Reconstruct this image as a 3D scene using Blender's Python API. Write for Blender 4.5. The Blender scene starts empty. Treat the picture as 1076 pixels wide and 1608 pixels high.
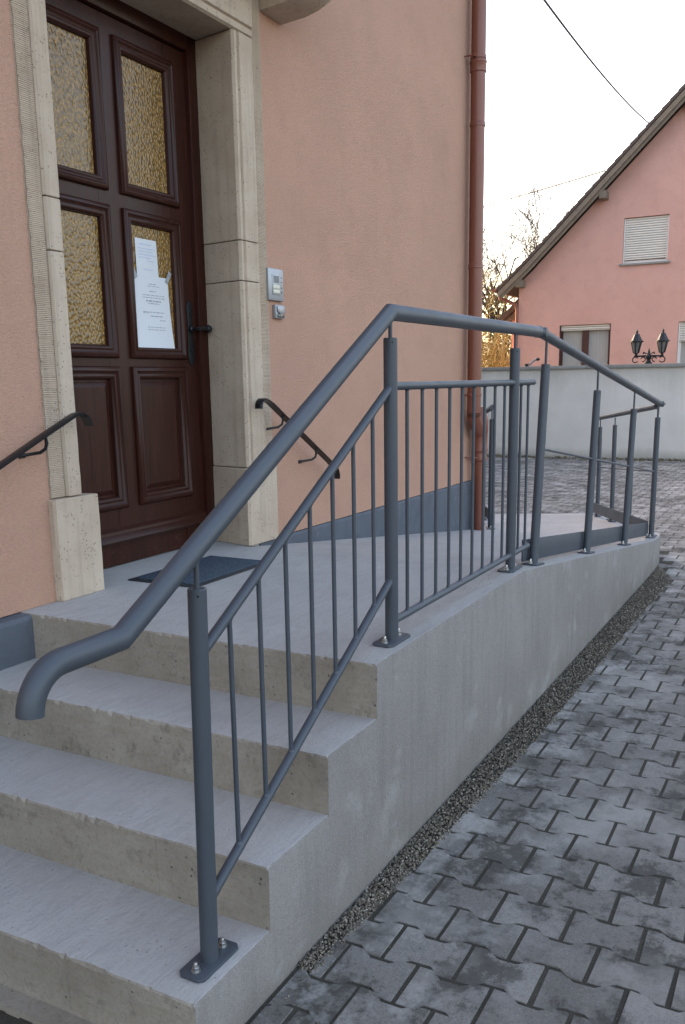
import bpy, bmesh, math, random
import numpy as np
from mathutils import Vector, Matrix, noise
random.seed(7); rng = np.random.default_rng(7)
scene = bpy.context.scene
col = scene.collection
rad = math.radians

# ------------------------------------------------------------------ camera, sky, sun, exposure
CAM = Vector((-2.26535, -2.58487, 0.81750))
YAW, PITCH, ROLL = 0.492852, 0.199824, -0.015643
F_PX, PPX, PPY = 1405.0593, 541.1257, 884.1302          # pixels of a 1076 x 1608 picture
_f = Vector((math.cos(YAW)*math.cos(PITCH), math.sin(YAW)*math.cos(PITCH), -math.sin(PITCH)))
_r = Vector((math.sin(YAW), -math.cos(YAW), 0)); _u = _r.cross(_f)
R_ = math.cos(ROLL)*_r + math.sin(ROLL)*_u
U_ = -math.sin(ROLL)*_r + math.cos(ROLL)*_u
cd = bpy.data.cameras.new('camera'); cam = bpy.data.objects.new('camera', cd); col.objects.link(cam)
cam.matrix_world = Matrix(((R_.x, U_.x, -_f.x, CAM.x), (R_.y, U_.y, -_f.y, CAM.y), (R_.z, U_.z, -_f.z, CAM.z), (0, 0, 0, 1)))
cd.sensor_fit = 'VERTICAL'; cd.sensor_height = 24.0; cd.lens = 24.0*F_PX/1608
cd.shift_x = -(PPX-538)/1608; cd.shift_y = (PPY-804)/1608
cd.clip_start = 0.05; cd.clip_end = 2000
scene.camera = cam

SUN_EL, SUN_AZ = 25.0, 75.0                                # azimuth measured from +X towards +Y
world = bpy.data.worlds.new('World'); scene.world = world; world.use_nodes = True
wn = world.node_tree.nodes; wl = world.node_tree.links
bg = wn['Background']
sky = wn.new('ShaderNodeTexSky'); sky.sky_type = 'NISHITA'; sky.sun_disc = False
sky.sun_elevation = rad(SUN_EL); sky.sun_rotation = rad(90-SUN_AZ)
sky.air_density = 1.0; sky.dust_density = 3.5; sky.ozone_density = 0.3
wb = wn.new('ShaderNodeMix'); wb.data_type = 'RGBA'; wb.blend_type = 'MULTIPLY'; wb.inputs[0].default_value = 1
wb.inputs[7].default_value = (1.14, 1.0, .89, 1)          # even warm white balance of the whole sky
wl.new(sky.outputs[0], wb.inputs[6]); wl.new(wb.outputs[2], bg.inputs[0]); bg.inputs[1].default_value = 0.15
sd = bpy.data.lights.new('sun', 'SUN'); sun = bpy.data.objects.new('sun', sd); col.objects.link(sun)
sd.energy = 2.0; sd.angle = rad(0.6); sd.color = (1.0, 0.86, 0.68)
sdir = Vector((math.cos(rad(SUN_EL))*math.cos(rad(SUN_AZ)), math.cos(rad(SUN_EL))*math.sin(rad(SUN_AZ)), math.sin(rad(SUN_EL))))
sun.rotation_euler = (-sdir).to_track_quat('-Z', 'Y').to_euler(); sun.location = (30, 3, 20)
scene.view_settings.view_transform = 'Standard'; scene.view_settings.look = 'None'
scene.view_settings.gamma = 1.0; scene.view_settings.use_curve_mapping = False
scene.view_settings.exposure = 2.45

# ------------------------------------------------------------------ helpers
WORLD = {}
class MB:
    def __init__(s): s.v = []; s.f = []; s.m = []
    def add(s, vs, fs, mi=0):
        b = len(s.v); s.v += [tuple(v) for v in vs]
        for f in fs: s.f.append(tuple(b+i for i in f)); s.m.append(mi)
        return s
    def box(s, x0, x1, y0, y1, z0, z1, mi=0):
        return s.add([(x0,y0,z0),(x1,y0,z0),(x1,y1,z0),(x0,y1,z0),(x0,y0,z1),(x1,y0,z1),(x1,y1,z1),(x0,y1,z1)],
                     [(0,3,2,1),(4,5,6,7),(0,1,5,4),(1,2,6,5),(2,3,7,6),(3,0,4,7)], mi)
    def obox(s, c, ax, ay, az, hx, hy, hz, mi=0):
        c, ax, ay, az = Vector(c), Vector(ax), Vector(ay), Vector(az)
        vs = [c+ax*(hx*i)+ay*(hy*j)+az*(hz*k) for k in (-1,1) for (i,j) in ((-1,-1),(1,-1),(1,1),(-1,1))]
        return s.add(vs, [(0,3,2,1),(4,5,6,7),(0,1,5,4),(1,2,6,5),(2,3,7,6),(3,0,4,7)], mi)
    def prism(s, poly, axis, a, b, mi=0):
        def P(p, t): return (t,p[0],p[1]) if axis == 0 else (p[0],t,p[1]) if axis == 1 else (p[0],p[1],t)
        n = len(poly); vs = [P(p,a) for p in poly]+[P(p,b) for p in poly]
        return s.add(vs, [tuple(range(n))[::-1], tuple(range(n,2*n))]+[(i,(i+1)%n,n+(i+1)%n,n+i) for i in range(n)], mi)
    def tube(s, path, r, seg=12, mi=0, caps=True):
        path = [Vector(p) for p in path]; n = len(path)
        rs = r if isinstance(r, (list, tuple)) else [r]*n
        ds = [(path[i+1]-path[i]).normalized() for i in range(n-1)]
        up = Vector((0,0,1)) if abs(ds[0].z) < .9 else Vector((1,0,0))
        a = ds[0].cross(up).normalized(); b = a.cross(ds[0]).normalized()
        offs = [a*math.cos(2*math.pi*k/seg)+b*math.sin(2*math.pi*k/seg) for k in range(seg)]
        base = len(s.v)
        for i, p in enumerate(path):
            if 0 < i < n-1:
                nn = (ds[i-1]+ds[i]).normalized(); d = ds[i-1]
                no = [o*rs[i] - d*((o*rs[i]).dot(nn)/d.dot(nn)) for o in offs]
                s.v += [tuple(p+o) for o in no]
                q = ds[i-1].rotation_difference(ds[i]); offs = [q @ o for o in offs]
            else: s.v += [tuple(p+o*rs[i]) for o in offs]
        for i in range(n-1):
            for k in range(seg):
                s.f.append((base+i*seg+k, base+i*seg+(k+1)%seg, base+(i+1)*seg+(k+1)%seg, base+(i+1)*seg+k)); s.m.append(mi)
        if caps:
            s.f.append(tuple(base+k for k in range(seg))[::-1]); s.m.append(mi)
            s.f.append(tuple(base+(n-1)*seg+k for k in range(seg))); s.m.append(mi)
        return s
    def lathe(s, prof, c, axis=(0,0,1), seg=16, mi=0):
        ax = Vector(axis).normalized(); up = Vector((0,0,1)) if abs(ax.z) < .9 else Vector((1,0,0))
        a = ax.cross(up).normalized(); b = ax.cross(a); c = Vector(c); base = len(s.v)
        for (r, h) in prof:
            for k in range(seg):
                t = 2*math.pi*k/seg; s.v.append(tuple(c+ax*h+(a*math.cos(t)+b*math.sin(t))*max(r,1e-4)))
        n = len(prof)
        for i in range(n-1):
            for k in range(seg):
                s.f.append((base+i*seg+k, base+i*seg+(k+1)%seg, base+(i+1)*seg+(k+1)%seg, base+(i+1)*seg+k)); s.m.append(mi)
        s.f.append(tuple(base+k for k in range(seg))[::-1]); s.m.append(mi)
        s.f.append(tuple(base+(n-1)*seg+k for k in range(seg))); s.m.append(mi)
        return s
    def build(s, name, mats, parent=None, label=None, cat=None, group=None, kind=None, bevel=0, smooth=True, segs=2, origin=None, ang=35):
        v = np.array(s.v, float)
        if origin is None:
            lo, hi = v.min(0), v.max(0); origin = ((lo[0]+hi[0])/2, (lo[1]+hi[1])/2, lo[2])
        origin = np.array(origin, float)
        me = bpy.data.meshes.new(name)
        me.from_pydata((v-origin).tolist(), [], s.f)
        mats = mats if isinstance(mats, (list, tuple)) else [mats]
        for m in mats: me.materials.append(m)
        me.polygons.foreach_set('material_index', s.m)
        if len(s.v) < 60000:
            bm = bmesh.new(); bm.from_mesh(me)
            bmesh.ops.recalc_face_normals(bm, faces=bm.faces)
            if bevel:
                es = [e for e in bm.edges if len(e.link_faces) == 2 and e.calc_face_angle(0) > rad(30)]
                bmesh.ops.bevel(bm, geom=es, offset=bevel, segments=segs, profile=.5, affect='EDGES', clamp_overlap=True)
            bm.to_mesh(me); bm.free()
        if smooth:
            me.shade_smooth(); me.set_sharp_from_angle(angle=rad(ang))
        o = bpy.data.objects.new(name, me); col.objects.link(o)
        place(o, origin, parent); tag(o, label, cat, group, kind)
        return o
def place(o, origin, parent):
    WORLD[o.name] = Vector(origin)
    if parent is not None:
        o.parent = parent; o.location = Vector(origin)-WORLD[parent.name]
    else: o.location = Vector(origin)
def tag(o, label=None, cat=None, group=None, kind=None):
    if label: o['label'] = label
    if cat: o['category'] = cat
    if group: o['group'] = group
    if kind: o['kind'] = kind
    return o
def thing(name, loc, label, cat, group=None):
    o = bpy.data.objects.new(name, None); col.objects.link(o); o.empty_display_size = .1
    place(o, loc, None); return tag(o, label, cat, group)
def lerp(a, b, t): return a+(b-a)*t
def nz(x, y=0, z=0): return noise.noise(Vector((x, y, z)))

# ------------------------------------------------------------------ materials
class NT:
    def __init__(s, name):
        s.m = bpy.data.materials.new(name); s.m.use_nodes = True
        s.n = s.m.node_tree.nodes; s.l = s.m.node_tree.links
        s.b = s.n['Principled BSDF']; s.out = s.n['Material Output']
        g = s.n.new('ShaderNodeNewGeometry'); s.geo = g; s.pos = g.outputs['Position']
    def mapping(s, scale, rot=(0,0,0)):
        mp = s.n.new('ShaderNodeMapping'); mp.inputs['Scale'].default_value = scale; mp.inputs['Rotation'].default_value = rot
        s.l.new(s.pos, mp.inputs['Vector']); return mp.outputs[0]
    def noise(s, scale, detail=4, rough=.55, vec=None, dist=0):
        t = s.n.new('ShaderNodeTexNoise'); t.inputs['Scale'].default_value = scale; t.inputs['Detail'].default_value = detail
        t.inputs['Roughness'].default_value = rough; t.inputs['Distortion'].default_value = dist
        s.l.new(vec if vec is not None else s.pos, t.inputs['Vector']); return t.outputs['Fac']
    def voro(s, scale, vec=None, feature='F1', rnd=1.0):
        t = s.n.new('ShaderNodeTexVoronoi'); t.inputs['Scale'].default_value = scale; t.feature = feature
        t.inputs['Randomness'].default_value = rnd
        s.l.new(vec if vec is not None else s.pos, t.inputs['Vector']); return t.outputs['Distance']
    def ramp(s, fac, stops):
        r = s.n.new('ShaderNodeValToRGB'); e = r.color_ramp.elements
        while len(e) < len(stops): e.new(.5)
        for i, (p, c) in enumerate(stops):
            e[i].position = p; e[i].color = (c, c, c, 1) if isinstance(c, (int, float)) else (*c, 1)
        s.l.new(fac, r.inputs[0]); return r.outputs[0]
    def mix(s, fac, a, b, mode='MIX'):
        x = s.n.new('ShaderNodeMix'); x.data_type = 'RGBA'; x.blend_type = mode
        for sock, v in ((x.inputs[0], fac), (x.inputs[6], a), (x.inputs[7], b)):
            if isinstance(v, (int, float)): sock.default_value = v
            elif isinstance(v, tuple): sock.default_value = (*v, 1)
            else: s.l.new(v, sock)
        return x.outputs[2]
    def math(s, op, a, b=0.0):
        x = s.n.new('ShaderNodeMath'); x.operation = op
        for sock, v in ((x.inputs[0], a), (x.inputs[1], b)):
            if isinstance(v, (int, float)): sock.default_value = v
            else: s.l.new(v, sock)
        return x.outputs[0]
    def sep(s, i):
        x = s.n.new('ShaderNodeSeparateXYZ'); s.l.new(s.pos, x.inputs[0]); return x.outputs[i]
    def bump(s, h, strength=.3, dist=.002, prev=None):
        b = s.n.new('ShaderNodeBump'); b.inputs['Strength'].default_value = strength; b.inputs['Distance'].default_value = dist
        s.l.new(h, b.inputs['Height'])
        if prev is not None: s.l.new(prev, b.inputs['Normal'])
        return b.outputs[0]
    def done(s, color=None, rough=None, normal=None, metal=None, spec=None, coat=None):
        def put(k, v):
            if v is None: return
            if isinstance(v, tuple): s.b.inputs[k].default_value = (*v, 1)
            elif isinstance(v, (int, float)): s.b.inputs[k].default_value = v
            else: s.l.new(v, s.b.inputs[k])
        put('Base Color', color); put('Roughness', rough); put('Normal', normal); put('Metallic', metal)
        put('Specular IOR Level', spec); put('Coat Weight', coat)
        return s.m
def simple(name, c, rough=.5, metal=0, var=.15, nscale=20, spec=None, bump=0, bscale=200):
    t = NT(name); n = t.noise(nscale)
    cc = t.mix(n, tuple(x*(1-var) for x in c), tuple(min(1, x*(1+var)) for x in c))
    nm = t.bump(t.noise(bscale), bump, .001) if bump else None
    return t.done(cc, rough, nm, metal, spec)

def m_stucco(name, c1, c2, stretch=(55, 55, 120)):
    t = NT(name)
    big = t.noise(1.3, 5, .6); fine = t.noise(220, 3, .6)
    c = t.mix(t.ramp(big, [(.3, 0.), (.7, 1.)]), c1, c2)
    blot = t.noise(3.5, 6, .7); c = t.mix(t.ramp(blot, [(.5, 0.), (.72, .30)]), c, tuple(x*.74 for x in c1))
    grain = t.noise(1, 4, .7, t.mapping(stretch)); pits = t.voro(1, t.mapping((100, 100, 150)))
    c = t.mix(t.math('MULTIPLY', t.ramp(grain, [(.30, 1.), (.52, 0.)]), .30), c, tuple(x*.62 for x in c1)); c = t.mix(t.ramp(grain, [(.55, 0.), (.8, .35)]), c, tuple(min(1, x*1.35) for x in c2))
    h = t.math('ADD', t.math('MULTIPLY', grain, .8), t.math('MULTIPLY', t.ramp(pits, [(.0, 0.), (.45, 1.)]), .35))
    return t.done(c, .92, t.bump(h, .75, .006), spec=.2)
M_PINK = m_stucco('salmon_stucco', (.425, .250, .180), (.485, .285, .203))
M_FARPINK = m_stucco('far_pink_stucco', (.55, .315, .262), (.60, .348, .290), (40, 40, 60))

def m_stone(name, c1, c2):
    t = NT(name)
    big = t.noise(4, 6, .65); c = t.mix(t.ramp(big, [(.3, 0.), (.7, 1.)]), c1, c2)
    sp = t.voro(70); pm = t.ramp(t.noise(18, 3), [(.46, 0.), (.58, 1.)])
    pores = t.math('MULTIPLY', t.ramp(sp, [(.14, 1.), (.26, 0.)]), pm)
    c = t.mix(t.math('MULTIPLY', pores, .75), c, (.09, .075, .055))
    drip = t.noise(1, 4, .6, t.mapping((30, 30, 1.2)))
    c = t.mix(t.math('MULTIPLY', t.ramp(drip, [(.5, 0.), (.75, 1.)]), .35), c, tuple(x*.55 for x in c1))
    h = t.math('SUBTRACT', t.math('MULTIPLY', t.noise(160, 4, .7), .6), pores)
    return t.done(c, .9, t.bump(h, .4, .003), spec=.2)
M_STONE = m_stone('sandstone', (.425, .330, .248), (.535, .437, .342))
M_JOINT = simple('mortar_joint', (.16, .14, .11), .95)

def m_wood():
    t = NT('red_brown_varnished_wood')
    g = t.noise(1, 5, .6, t.mapping((70, 70, 3)), .6); big = t.noise(3, 3)
    c = t.mix(t.ramp(g, [(.3, 0.), (.75, 1.)]), (.018, .0052, .0036), (.054, .0150, .0088))
    c = t.mix(t.math('MULTIPLY', big, .4), c, (.03, .009, .006))
    # worn pale scuffs low on the leaf
    z = t.sep(2); low = t.ramp(z, [(.0, 1.), (.32, .0)])
    sc = t.ramp(t.noise(1, 5, .75, t.mapping((22, 22, 45))), [(.60, 0.), (.72, 1.)])
    c = t.mix(t.math('MULTIPLY', t.math('MULTIPLY', sc, low), .55), c, (.16, .10, .075))
    return t.done(c, t.ramp(g, [(.3, .30), (.8, .46)]), t.bump(g, .12, .001), spec=.22)
M_WOOD = m_wood()

def m_glass_amber():
    t = NT('hammered_amber_glass')
    v = t.voro(1, t.mapping((104, 104, 66)), 'SMOOTH_F1'); n = t.noise(30, 3)
    c = t.mix(t.ramp(v, [(.1, 0.), (.6, 1.)]), (.40, .215, .045), (.10, .052, .013))
    c = t.mix(t.math('MULTIPLY', n, .5), c, (.16, .095, .03))
    h = t.math('ADD', v, t.math('MULTIPLY', n, .4))
    return t.done(c, .16, t.bump(h, .7, .0052), spec=.5)
M_AMBER = m_glass_amber()

def m_paint(name, c, rough=.36, metal=.25):
    t = NT(name); n = t.noise(9, 3); f = t.noise(900, 2)
    cc = t.mix(n, tuple(x*.93 for x in c), tuple(x*1.07 for x in c))
    return t.done(cc, t.ramp(n, [(.3, rough-.04), (.7, rough+.05)]), t.bump(f, .06, .0004), metal)
M_RAIL = m_paint('anthracite_powder_coat', (.050, .060, .075), .50, .0)
M_BOLT = simple('zinc_bolt', (.45, .45, .44), .35, .9)
M_BLACK = m_paint('black_wrought_iron', (.010, .011, .013), .38, .2)
M_PIPE = m_paint('brown_painted_pipe', (.185, .062, .039), .38, .1)
M_DARK = simple('near_black', (.006, .006, .006), .8)

def m_tread():
    t = NT('trowelled_concrete')
    big = t.noise(2.2, 6, .62); st = t.noise(1, 4, .6, t.mapping((9, 40, 20), (0, 0, .35)), .8)
    c = t.mix(t.ramp(big, [(.3, 0.), (.7, 1.)]), (.365, .348, .330), (.450, .432, .412))
    c = t.mix(t.math('MULTIPLY', t.ramp(st, [(.45, 0.), (.7, 1.)]), .34), c, (.27, .256, .242))
    spk = t.math('MULTIPLY', t.ramp(t.voro(48), [(.05, 1.), (.12, 0.)]), t.ramp(t.noise(9, 3), [(.52, 0.), (.62, 1.)]))
    c = t.mix(t.math('MULTIPLY', spk, .8), c, (.09, .085, .08))
    fine = t.noise(260, 4, .7); c = t.mix(t.math('MULTIPLY', t.ramp(fine, [(.35, 1.), (.55, 0.)]), .22), c, (.24, .235, .23))
    mid = t.noise(85, 4, .7); c = t.mix(t.math('MULTIPLY', t.ramp(mid, [(.3, 1.), (.5, 0.)]), .25), c, (.27, .262, .255))
    h = t.math('SUBTRACT', t.math('ADD', t.math('MULTIPLY', mid, .7), t.math('MULTIPLY', st, .6)), spk)
    return t.done(c, .88, t.bump(h, .6, .006), spec=.25)
M_TREAD = m_tread()
def m_riser():
    t = NT('formwork_concrete')
    big = t.noise(3.2, 6, .65); hz = t.noise(1, 4, .6, t.mapping((3, 3, 38)), .5)
    c = t.mix(t.ramp(big, [(.32, 0.), (.68, 1.)]), (.245, .209, .169), (.352, .314, .260))
    c = t.mix(t.math('MULTIPLY', t.ramp(hz, [(.5, 0.), (.72, 1.)]), .35), c, (.21, .178, .135))
    dk = t.noise(11, 5, .7); c = t.mix(t.math('MULTIPLY', t.ramp(dk, [(.56, 0.), (.72, 1.)]), .6), c, (.095, .085, .072))
    por = t.math('MULTIPLY', t.ramp(t.voro(34), [(.06, 1.), (.14, 0.)]), t.ramp(t.noise(7, 3), [(.46, 0.), (.58, 1.)]))
    c = t.mix(t.math('MULTIPLY', por, .8), c, (.07, .062, .05))
    fine = t.noise(80, 5, .72); c = t.mix(t.ramp(fine, [(.30, .5), (.5, 0.)]), c, (.17, .145, .112)); c = t.mix(t.ramp(fine, [(.56, 0.), (.75, .4)]), c, (.36, .33, .28))
    h = t.math('SUBTRACT', t.math('ADD', t.math('MULTIPLY', fine, .6), t.math('MULTIPLY', hz, .4)), por)
    return t.done(c, .9, t.bump(h, .7, .006), spec=.25)
M_RISER = m_riser()
def m_parge():
    t = NT('cement_render')
    big = t.noise(1.6, 6, .62); ver = t.noise(1, 4, .6, t.mapping((26, 26, 2.2)), .3)
    c = t.mix(t.ramp(big, [(.3, 0.), (.7, 1.)]), (.205, .184, .171), (.262, .239, .224))
    c = t.mix(t.math('MULTIPLY', t.ramp(ver, [(.46, 0.), (.72, 1.)]), .38), c, (.148, .136, .125))
    pale = t.noise(5, 5, .65); c = t.mix(t.math('MULTIPLY', t.ramp(pale, [(.57, 0.), (.70, 1.)]), .6), c, (.32, .305, .29))
    sp = t.voro(120); c = t.mix(t.math('MULTIPLY', t.ramp(sp, [(.12, 1.), (.3, 0.)]), .5), c, (.36, .35, .34))
    z = t.sep(2); tide = t.ramp(t.math('ADD', z, t.math('MULTIPLY', t.noise(3, 4), .22)), [(-.0, 0.), (1., 0.)])
    low = t.math('ADD', t.math('MULTIPLY', t.noise(2.5, 5), .5), z)
    lw = t.n.new('ShaderNodeMapRange'); t.l.new(low, lw.inputs[0])
    lw.inputs[1].default_value = -.5; lw.inputs[2].default_value = -.32; lw.inputs[3].default_value = 1; lw.inputs[4].default_value = 0
    c = t.mix(t.math('MULTIPLY', lw.outputs[0], .7), c, (.165, .148, .128))
    gr = t.noise(95, 4, .75); c = t.mix(t.ramp(gr, [(.3, .4), (.5, 0.)]), c, (.12, .113, .106))
    h = t.math('ADD', t.math('MULTIPLY', gr, .8), t.math('MULTIPLY', t.ramp(sp, [(.1, 1.), (.35, 0.)]), .3))
    return t.done(c, .93, t.bump(h, .7, .006), spec=.25)
M_PARGE = m_parge()

def m_paver():
    t = NT('concrete_paver'); r = t.geo.outputs['Random Per Island']
    ob = t.n.new('ShaderNodeObjectInfo').outputs['Random']
    rr = t.math('FRACT', t.math('ADD', r, ob))
    c = t.ramp(rr, [(0., (.148, .136, .122)), (.5, (.195, .180, .163)), (1., (.250, .232, .212))])
    grit = t.noise(170, 3, .75)
    c = t.mix(t.ramp(grit, [(.30, .75), (.5, 0.)]), c, (.09, .086, .082)); c = t.mix(t.ramp(grit, [(.60, 0.), (.72, .6)]), c, (.42, .41, .39))
    damp = t.math('ADD', t.noise(4.6, 8, .72), t.math('MULTIPLY', t.math('SUBTRACT', grit, .5), .22))
    c = t.mix(t.ramp(damp, [(.50, 0.), (.565, .80)]), c, (.058, .053, .046))
    # pale cement residue close to the ramp wall and worn patches
    y = t.sep(1); near = t.n.new('ShaderNodeMapRange'); t.l.new(y, near.inputs[0])
    near.inputs[1].default_value = -2.2; near.inputs[2].default_value = -1.65; near.inputs[3].default_value = 0; near.inputs[4].default_value = 1
    dust = t.ramp(t.noise(1.7, 6, .65), [(.50, 0.), (.64, .6)]); c = t.mix(dust, c, (.36, .338, .31)); pale = t.ramp(t.noise(5.5, 5, .7), [(.50, 0.), (.64, 1.)])
    c = t.mix(t.math('MULTIPLY', t.math('MULTIPLY', pale, near.outputs[0]), .55), c, (.46, .445, .42))
    h = t.math('ADD', t.noise(300, 4, .75), t.math('MULTIPLY', t.noise(60, 3), .6))
    return t.done(c, .88, t.bump(h, .8, .004), spec=.25)
M_PAVER = m_paver()
def m_sand(name, c1, c2):
    t = NT(name); n = t.noise(6, 5, .7); f = t.voro(150)
    c = t.mix(n, c1, c2); c = t.mix(t.math('MULTIPLY', t.ramp(f, [(.1, 1.), (.4, 0.)]), .45), c, tuple(x*1.9 for x in c2))
    return t.done(c, .95, t.bump(t.noise(200, 4, .8), .9, .006), spec=.15)
M_SAND = m_sand('dark_joint_sand', (.046, .041, .033), (.085, .076, .062))
M_GROUND = m_sand('ground_soil', (.06, .06, .055), (.11, .105, .10))
def m_pebble():
    t = NT('river_pebble'); r = t.geo.outputs['Random Per Island']
    c = t.ramp(r, [(0., (.05, .043, .035)), (.4, (.135, .112, .085)), (.78, (.22, .185, .14)), (1., (.38, .35, .30))])
    return t.done(c, .8, spec=.3)
M_PEBBLE = m_pebble()
def m_plinth():
    t = NT('slate_blue_plinth_paint'); n = t.noise(6, 5, .65)
    c = t.mix(t.ramp(n, [(.3, 0.), (.7, 1.)]), (.085, .095, .115), (.115, .126, .146))
    s_ = t.ramp(t.noise(9, 5, .7), [(.60, 0.), (.72, 1.)]); z = t.sep(2)
    c = t.mix(t.math('MULTIPLY', s_, .45), c, (.25, .25, .25))
    return t.done(c, .85, t.bump(t.noise(90, 4, .7), .5, .004), spec=.25)
M_PLINTH = m_plinth()
def m_yardwall():
    t = NT('pale_yard_wall'); n = t.noise(1.2, 6, .65)
    c = t.mix(t.ramp(n, [(.3, 0.), (.7, 1.)]), (.55, .525, .485), (.64, .615, .575))
    z = t.sep(2); a = t.math('ADD', z, t.math('MULTIPLY', t.noise(1, 5, .7, t.mapping((2.5, 2.5, .5))), .9))
    mr = t.n.new('ShaderNodeMapRange'); t.l.new(a, mr.inputs[0])
    mr.inputs[1].default_value = 1.05; mr.inputs[2].default_value = 1.45; mr.inputs[3].default_value = 0; mr.inputs[4].default_value = 1
    c = t.mix(t.math('MULTIPLY', mr.outputs[0], .6), c, (.36, .34, .29))
    mr2 = t.n.new('ShaderNodeMapRange'); t.l.new(t.math('ADD', z, t.math('MULTIPLY', t.noise(3, 4), .25)), mr2.inputs[0])
    mr2.inputs[1].default_value = -.55; mr2.inputs[2].default_value = -.35; mr2.inputs[3].default_value = 1; mr2.inputs[4].default_value = 0
    c = t.mix(t.math('MULTIPLY', mr2.outputs[0], .6), c, (.22, .20, .16))
    return t.done(c, .92, t.bump(t.noise(60, 4, .7), .4, .004), spec=.2)
M_YARD = m_yardwall()
M_COPING = simple('grey_coping_concrete', (.24, .235, .215), .9, var=.25, nscale=5, bump=.4, bscale=60)
M_ROOFWOOD = simple('weathered_roof_timber', (.17, .135, .10), .8, var=.35, nscale=9, bump=.3, bscale=60)
M_TILE = simple('brown_roof_tile', (.075, .05, .04), .8, var=.3, nscale=4)
M_SHUTTER = simple('cream_shutter', (.66, .62, .55), .55, var=.06)
M_BROWNFR = simple('brown_window_frame', (.06, .022, .016), .45)
M_WHITE = simple('white_trim', (.72, .71, .68), .5, var=.05)
M_DARKGLASS = simple('dark_window_glass', (.035, .038, .04), .06, spec=.8)
def m_curtain():
    t = NT('grey_net_curtain'); f = t.noise(1, 3, .5, t.mapping((8, 55, 1.0)))
    return t.done(t.mix(f, (.24, .235, .22), (.42, .41, .385)), .8)
M_CURTAIN = m_curtain()
M_LGLASS = simple('lantern_glass', (.16, .16, .15), .12, spec=.7)
M_BARK = simple('grey_bark', (.060, .052, .045), .9, var=.35, nscale=8)
M_TWIG = simple('golden_twig', (.20, .135, .022), .75, var=.35, nscale=5)
M_IVY = simple('ivy_leaf', (.035, .06, .022), .6, var=.5, nscale=3)
M_HEDGE = simple('dark_hedge_leaf', (.022, .042, .018), .6, var=.5, nscale=3)
def m_mat():
    t = NT('blue_grey_mat_pile'); f = t.noise(190, 3, .7)
    c = t.mix(t.ramp(f, [(.35, 0.), (.7, 1.)]), (.028, .042, .062), (.115, .145, .18))
    return t.done(c, .95, t.bump(f, .9, .006), spec=.1)
M_MAT = m_mat()
M_RUBBER = simple('black_rubber', (.02, .022, .026), .7)
M_PAPER = simple('white_paper', (.60, .61, .63), .7, var=.03, nscale=6)
M_INK = simple('grey_print', (.30, .30, .33), .8)
M_BLUEINK = simple('pale_blue_pen', (.46, .49, .66), .8)
M_TAPE = simple('grey_tape', (.28, .29, .30), .45)
M_ALU = simple('brushed_aluminium', (.33, .34, .36), .42, .55, var=.08)
M_LABEL = simple('cream_name_label', (.62, .58, .46), .5)
M_GROOVE = simple('dark_gap', (.02, .02, .022), .8)
M_CABLE = simple('black_cable', (.02, .02, .022), .6)
M_GREYWIRE = simple('grey_wire', (.16, .16, .16), .6)

# ------------------------------------------------------------------ dimensions
H, T = 0.17, 0.3038                  # riser, tread
WY = -1.4713                         # outer face of the ramp wall
PY = -1.4076                         # railing line
GZ = -0.68                           # top of the pavers
def ramp_z(x): return 0.0 if x < 1.45 else -0.125*(x-1.45)
D2 = Vector((math.cos(rad(24)), math.sin(rad(24)), 0))      # direction of the second ramp leg

# ------------------------------------------------------------------ ground and pavement
MB().box(-200, 400, -300, 300, -.9, -.76).build('ground', M_GROUND, kind='structure', smooth=False)
pavement = MB().box(-4, 15.0, -7, 6.5, -.76, -.6826).build('pavement', M_SAND, kind='structure', smooth=False, origin=(0, -2, -.68))

PL, PITCH_X, HW2, HW1 = .200, .1440, .0850, .0590            # double-T paver: length, row pitch, half widths at the ends and the waist
def paver_outline():
    L = PL/2-.0050; a, b = .027, .056
    h2, h1 = HW2-.0054, HW1-.0046
    # u along Y (length), w along X
    return [(-L,-h2), (-b,-h2), (-a,-h1), (a,-h1), (b,-h2), (L,-h2), (L,h2), (b,h2), (a,h1), (-a,h1), (-b,h2), (-L,h2)]
OUT = paver_outline()
def gravel_edge(x):                                          # Y of the ragged inner border of the pavers
    if x < -.5: return WY-.012
    if x < 1.2: return lerp(-1.512, -1.598, (x+.5)/1.7)
    if x < 4.7: return -1.600-.010*(x-1.2)
    return -1.635+(x-4.7)*.36
def in_ramp(x, y):
    if y < WY-.005 and x < 5: return False
    if x < -4*T-.02+.0: return y > 0.02
    if x < 5.0: return True
    c = (Vector((x, y, 0))-Vector((5.0, 0, 0))); n = Vector((-D2.y, D2.x, 0))
    return c.dot(n) > -1.51 and c.dot(D2) < 2.45
def pv(x, y, z):
    v = Vector((x, y, z))-CAM; d = v.dot(_f)
    return (PPX+F_PX*v.dot(R_)/d, PPY-F_PX*v.dot(U_)/d, d) if d > .2 else (-9e9, 0, d)
cells = []
nrow = int(18/PITCH_X)
for i in range(nrow):
    x = -.139+(i-17)*PITCH_X
    for j in range(-26, 34):
        y = -1.856+j*PL+(0 if i % 2 else PL/2)
        if y > 6.2 or x > 14.9: continue
        e = gravel_edge(x) if x < 5.9 else 99
        if x < -.97: e = 99
        if x < 5.9 and x >= -.97 and y-PL/2 > e-.03: continue
        if in_ramp(x, y-PL*.3) or in_ramp(x, y+PL*.3) and x > 5.2: continue
        if x > 4.3 and x < 5.9 and y > -1.4 and not (in_ramp(x, y)) and y < -1.0: pass
        px, py, d = pv(x, y, GZ)
        if px < -250 or px > 1350 or py > 1900 or py < 0: continue
        cells.append((-(1/d) if (-40 < px < 1116 and py < 1650) else d, x, y, e))
cells.sort(key=lambda c: c[0])
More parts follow.
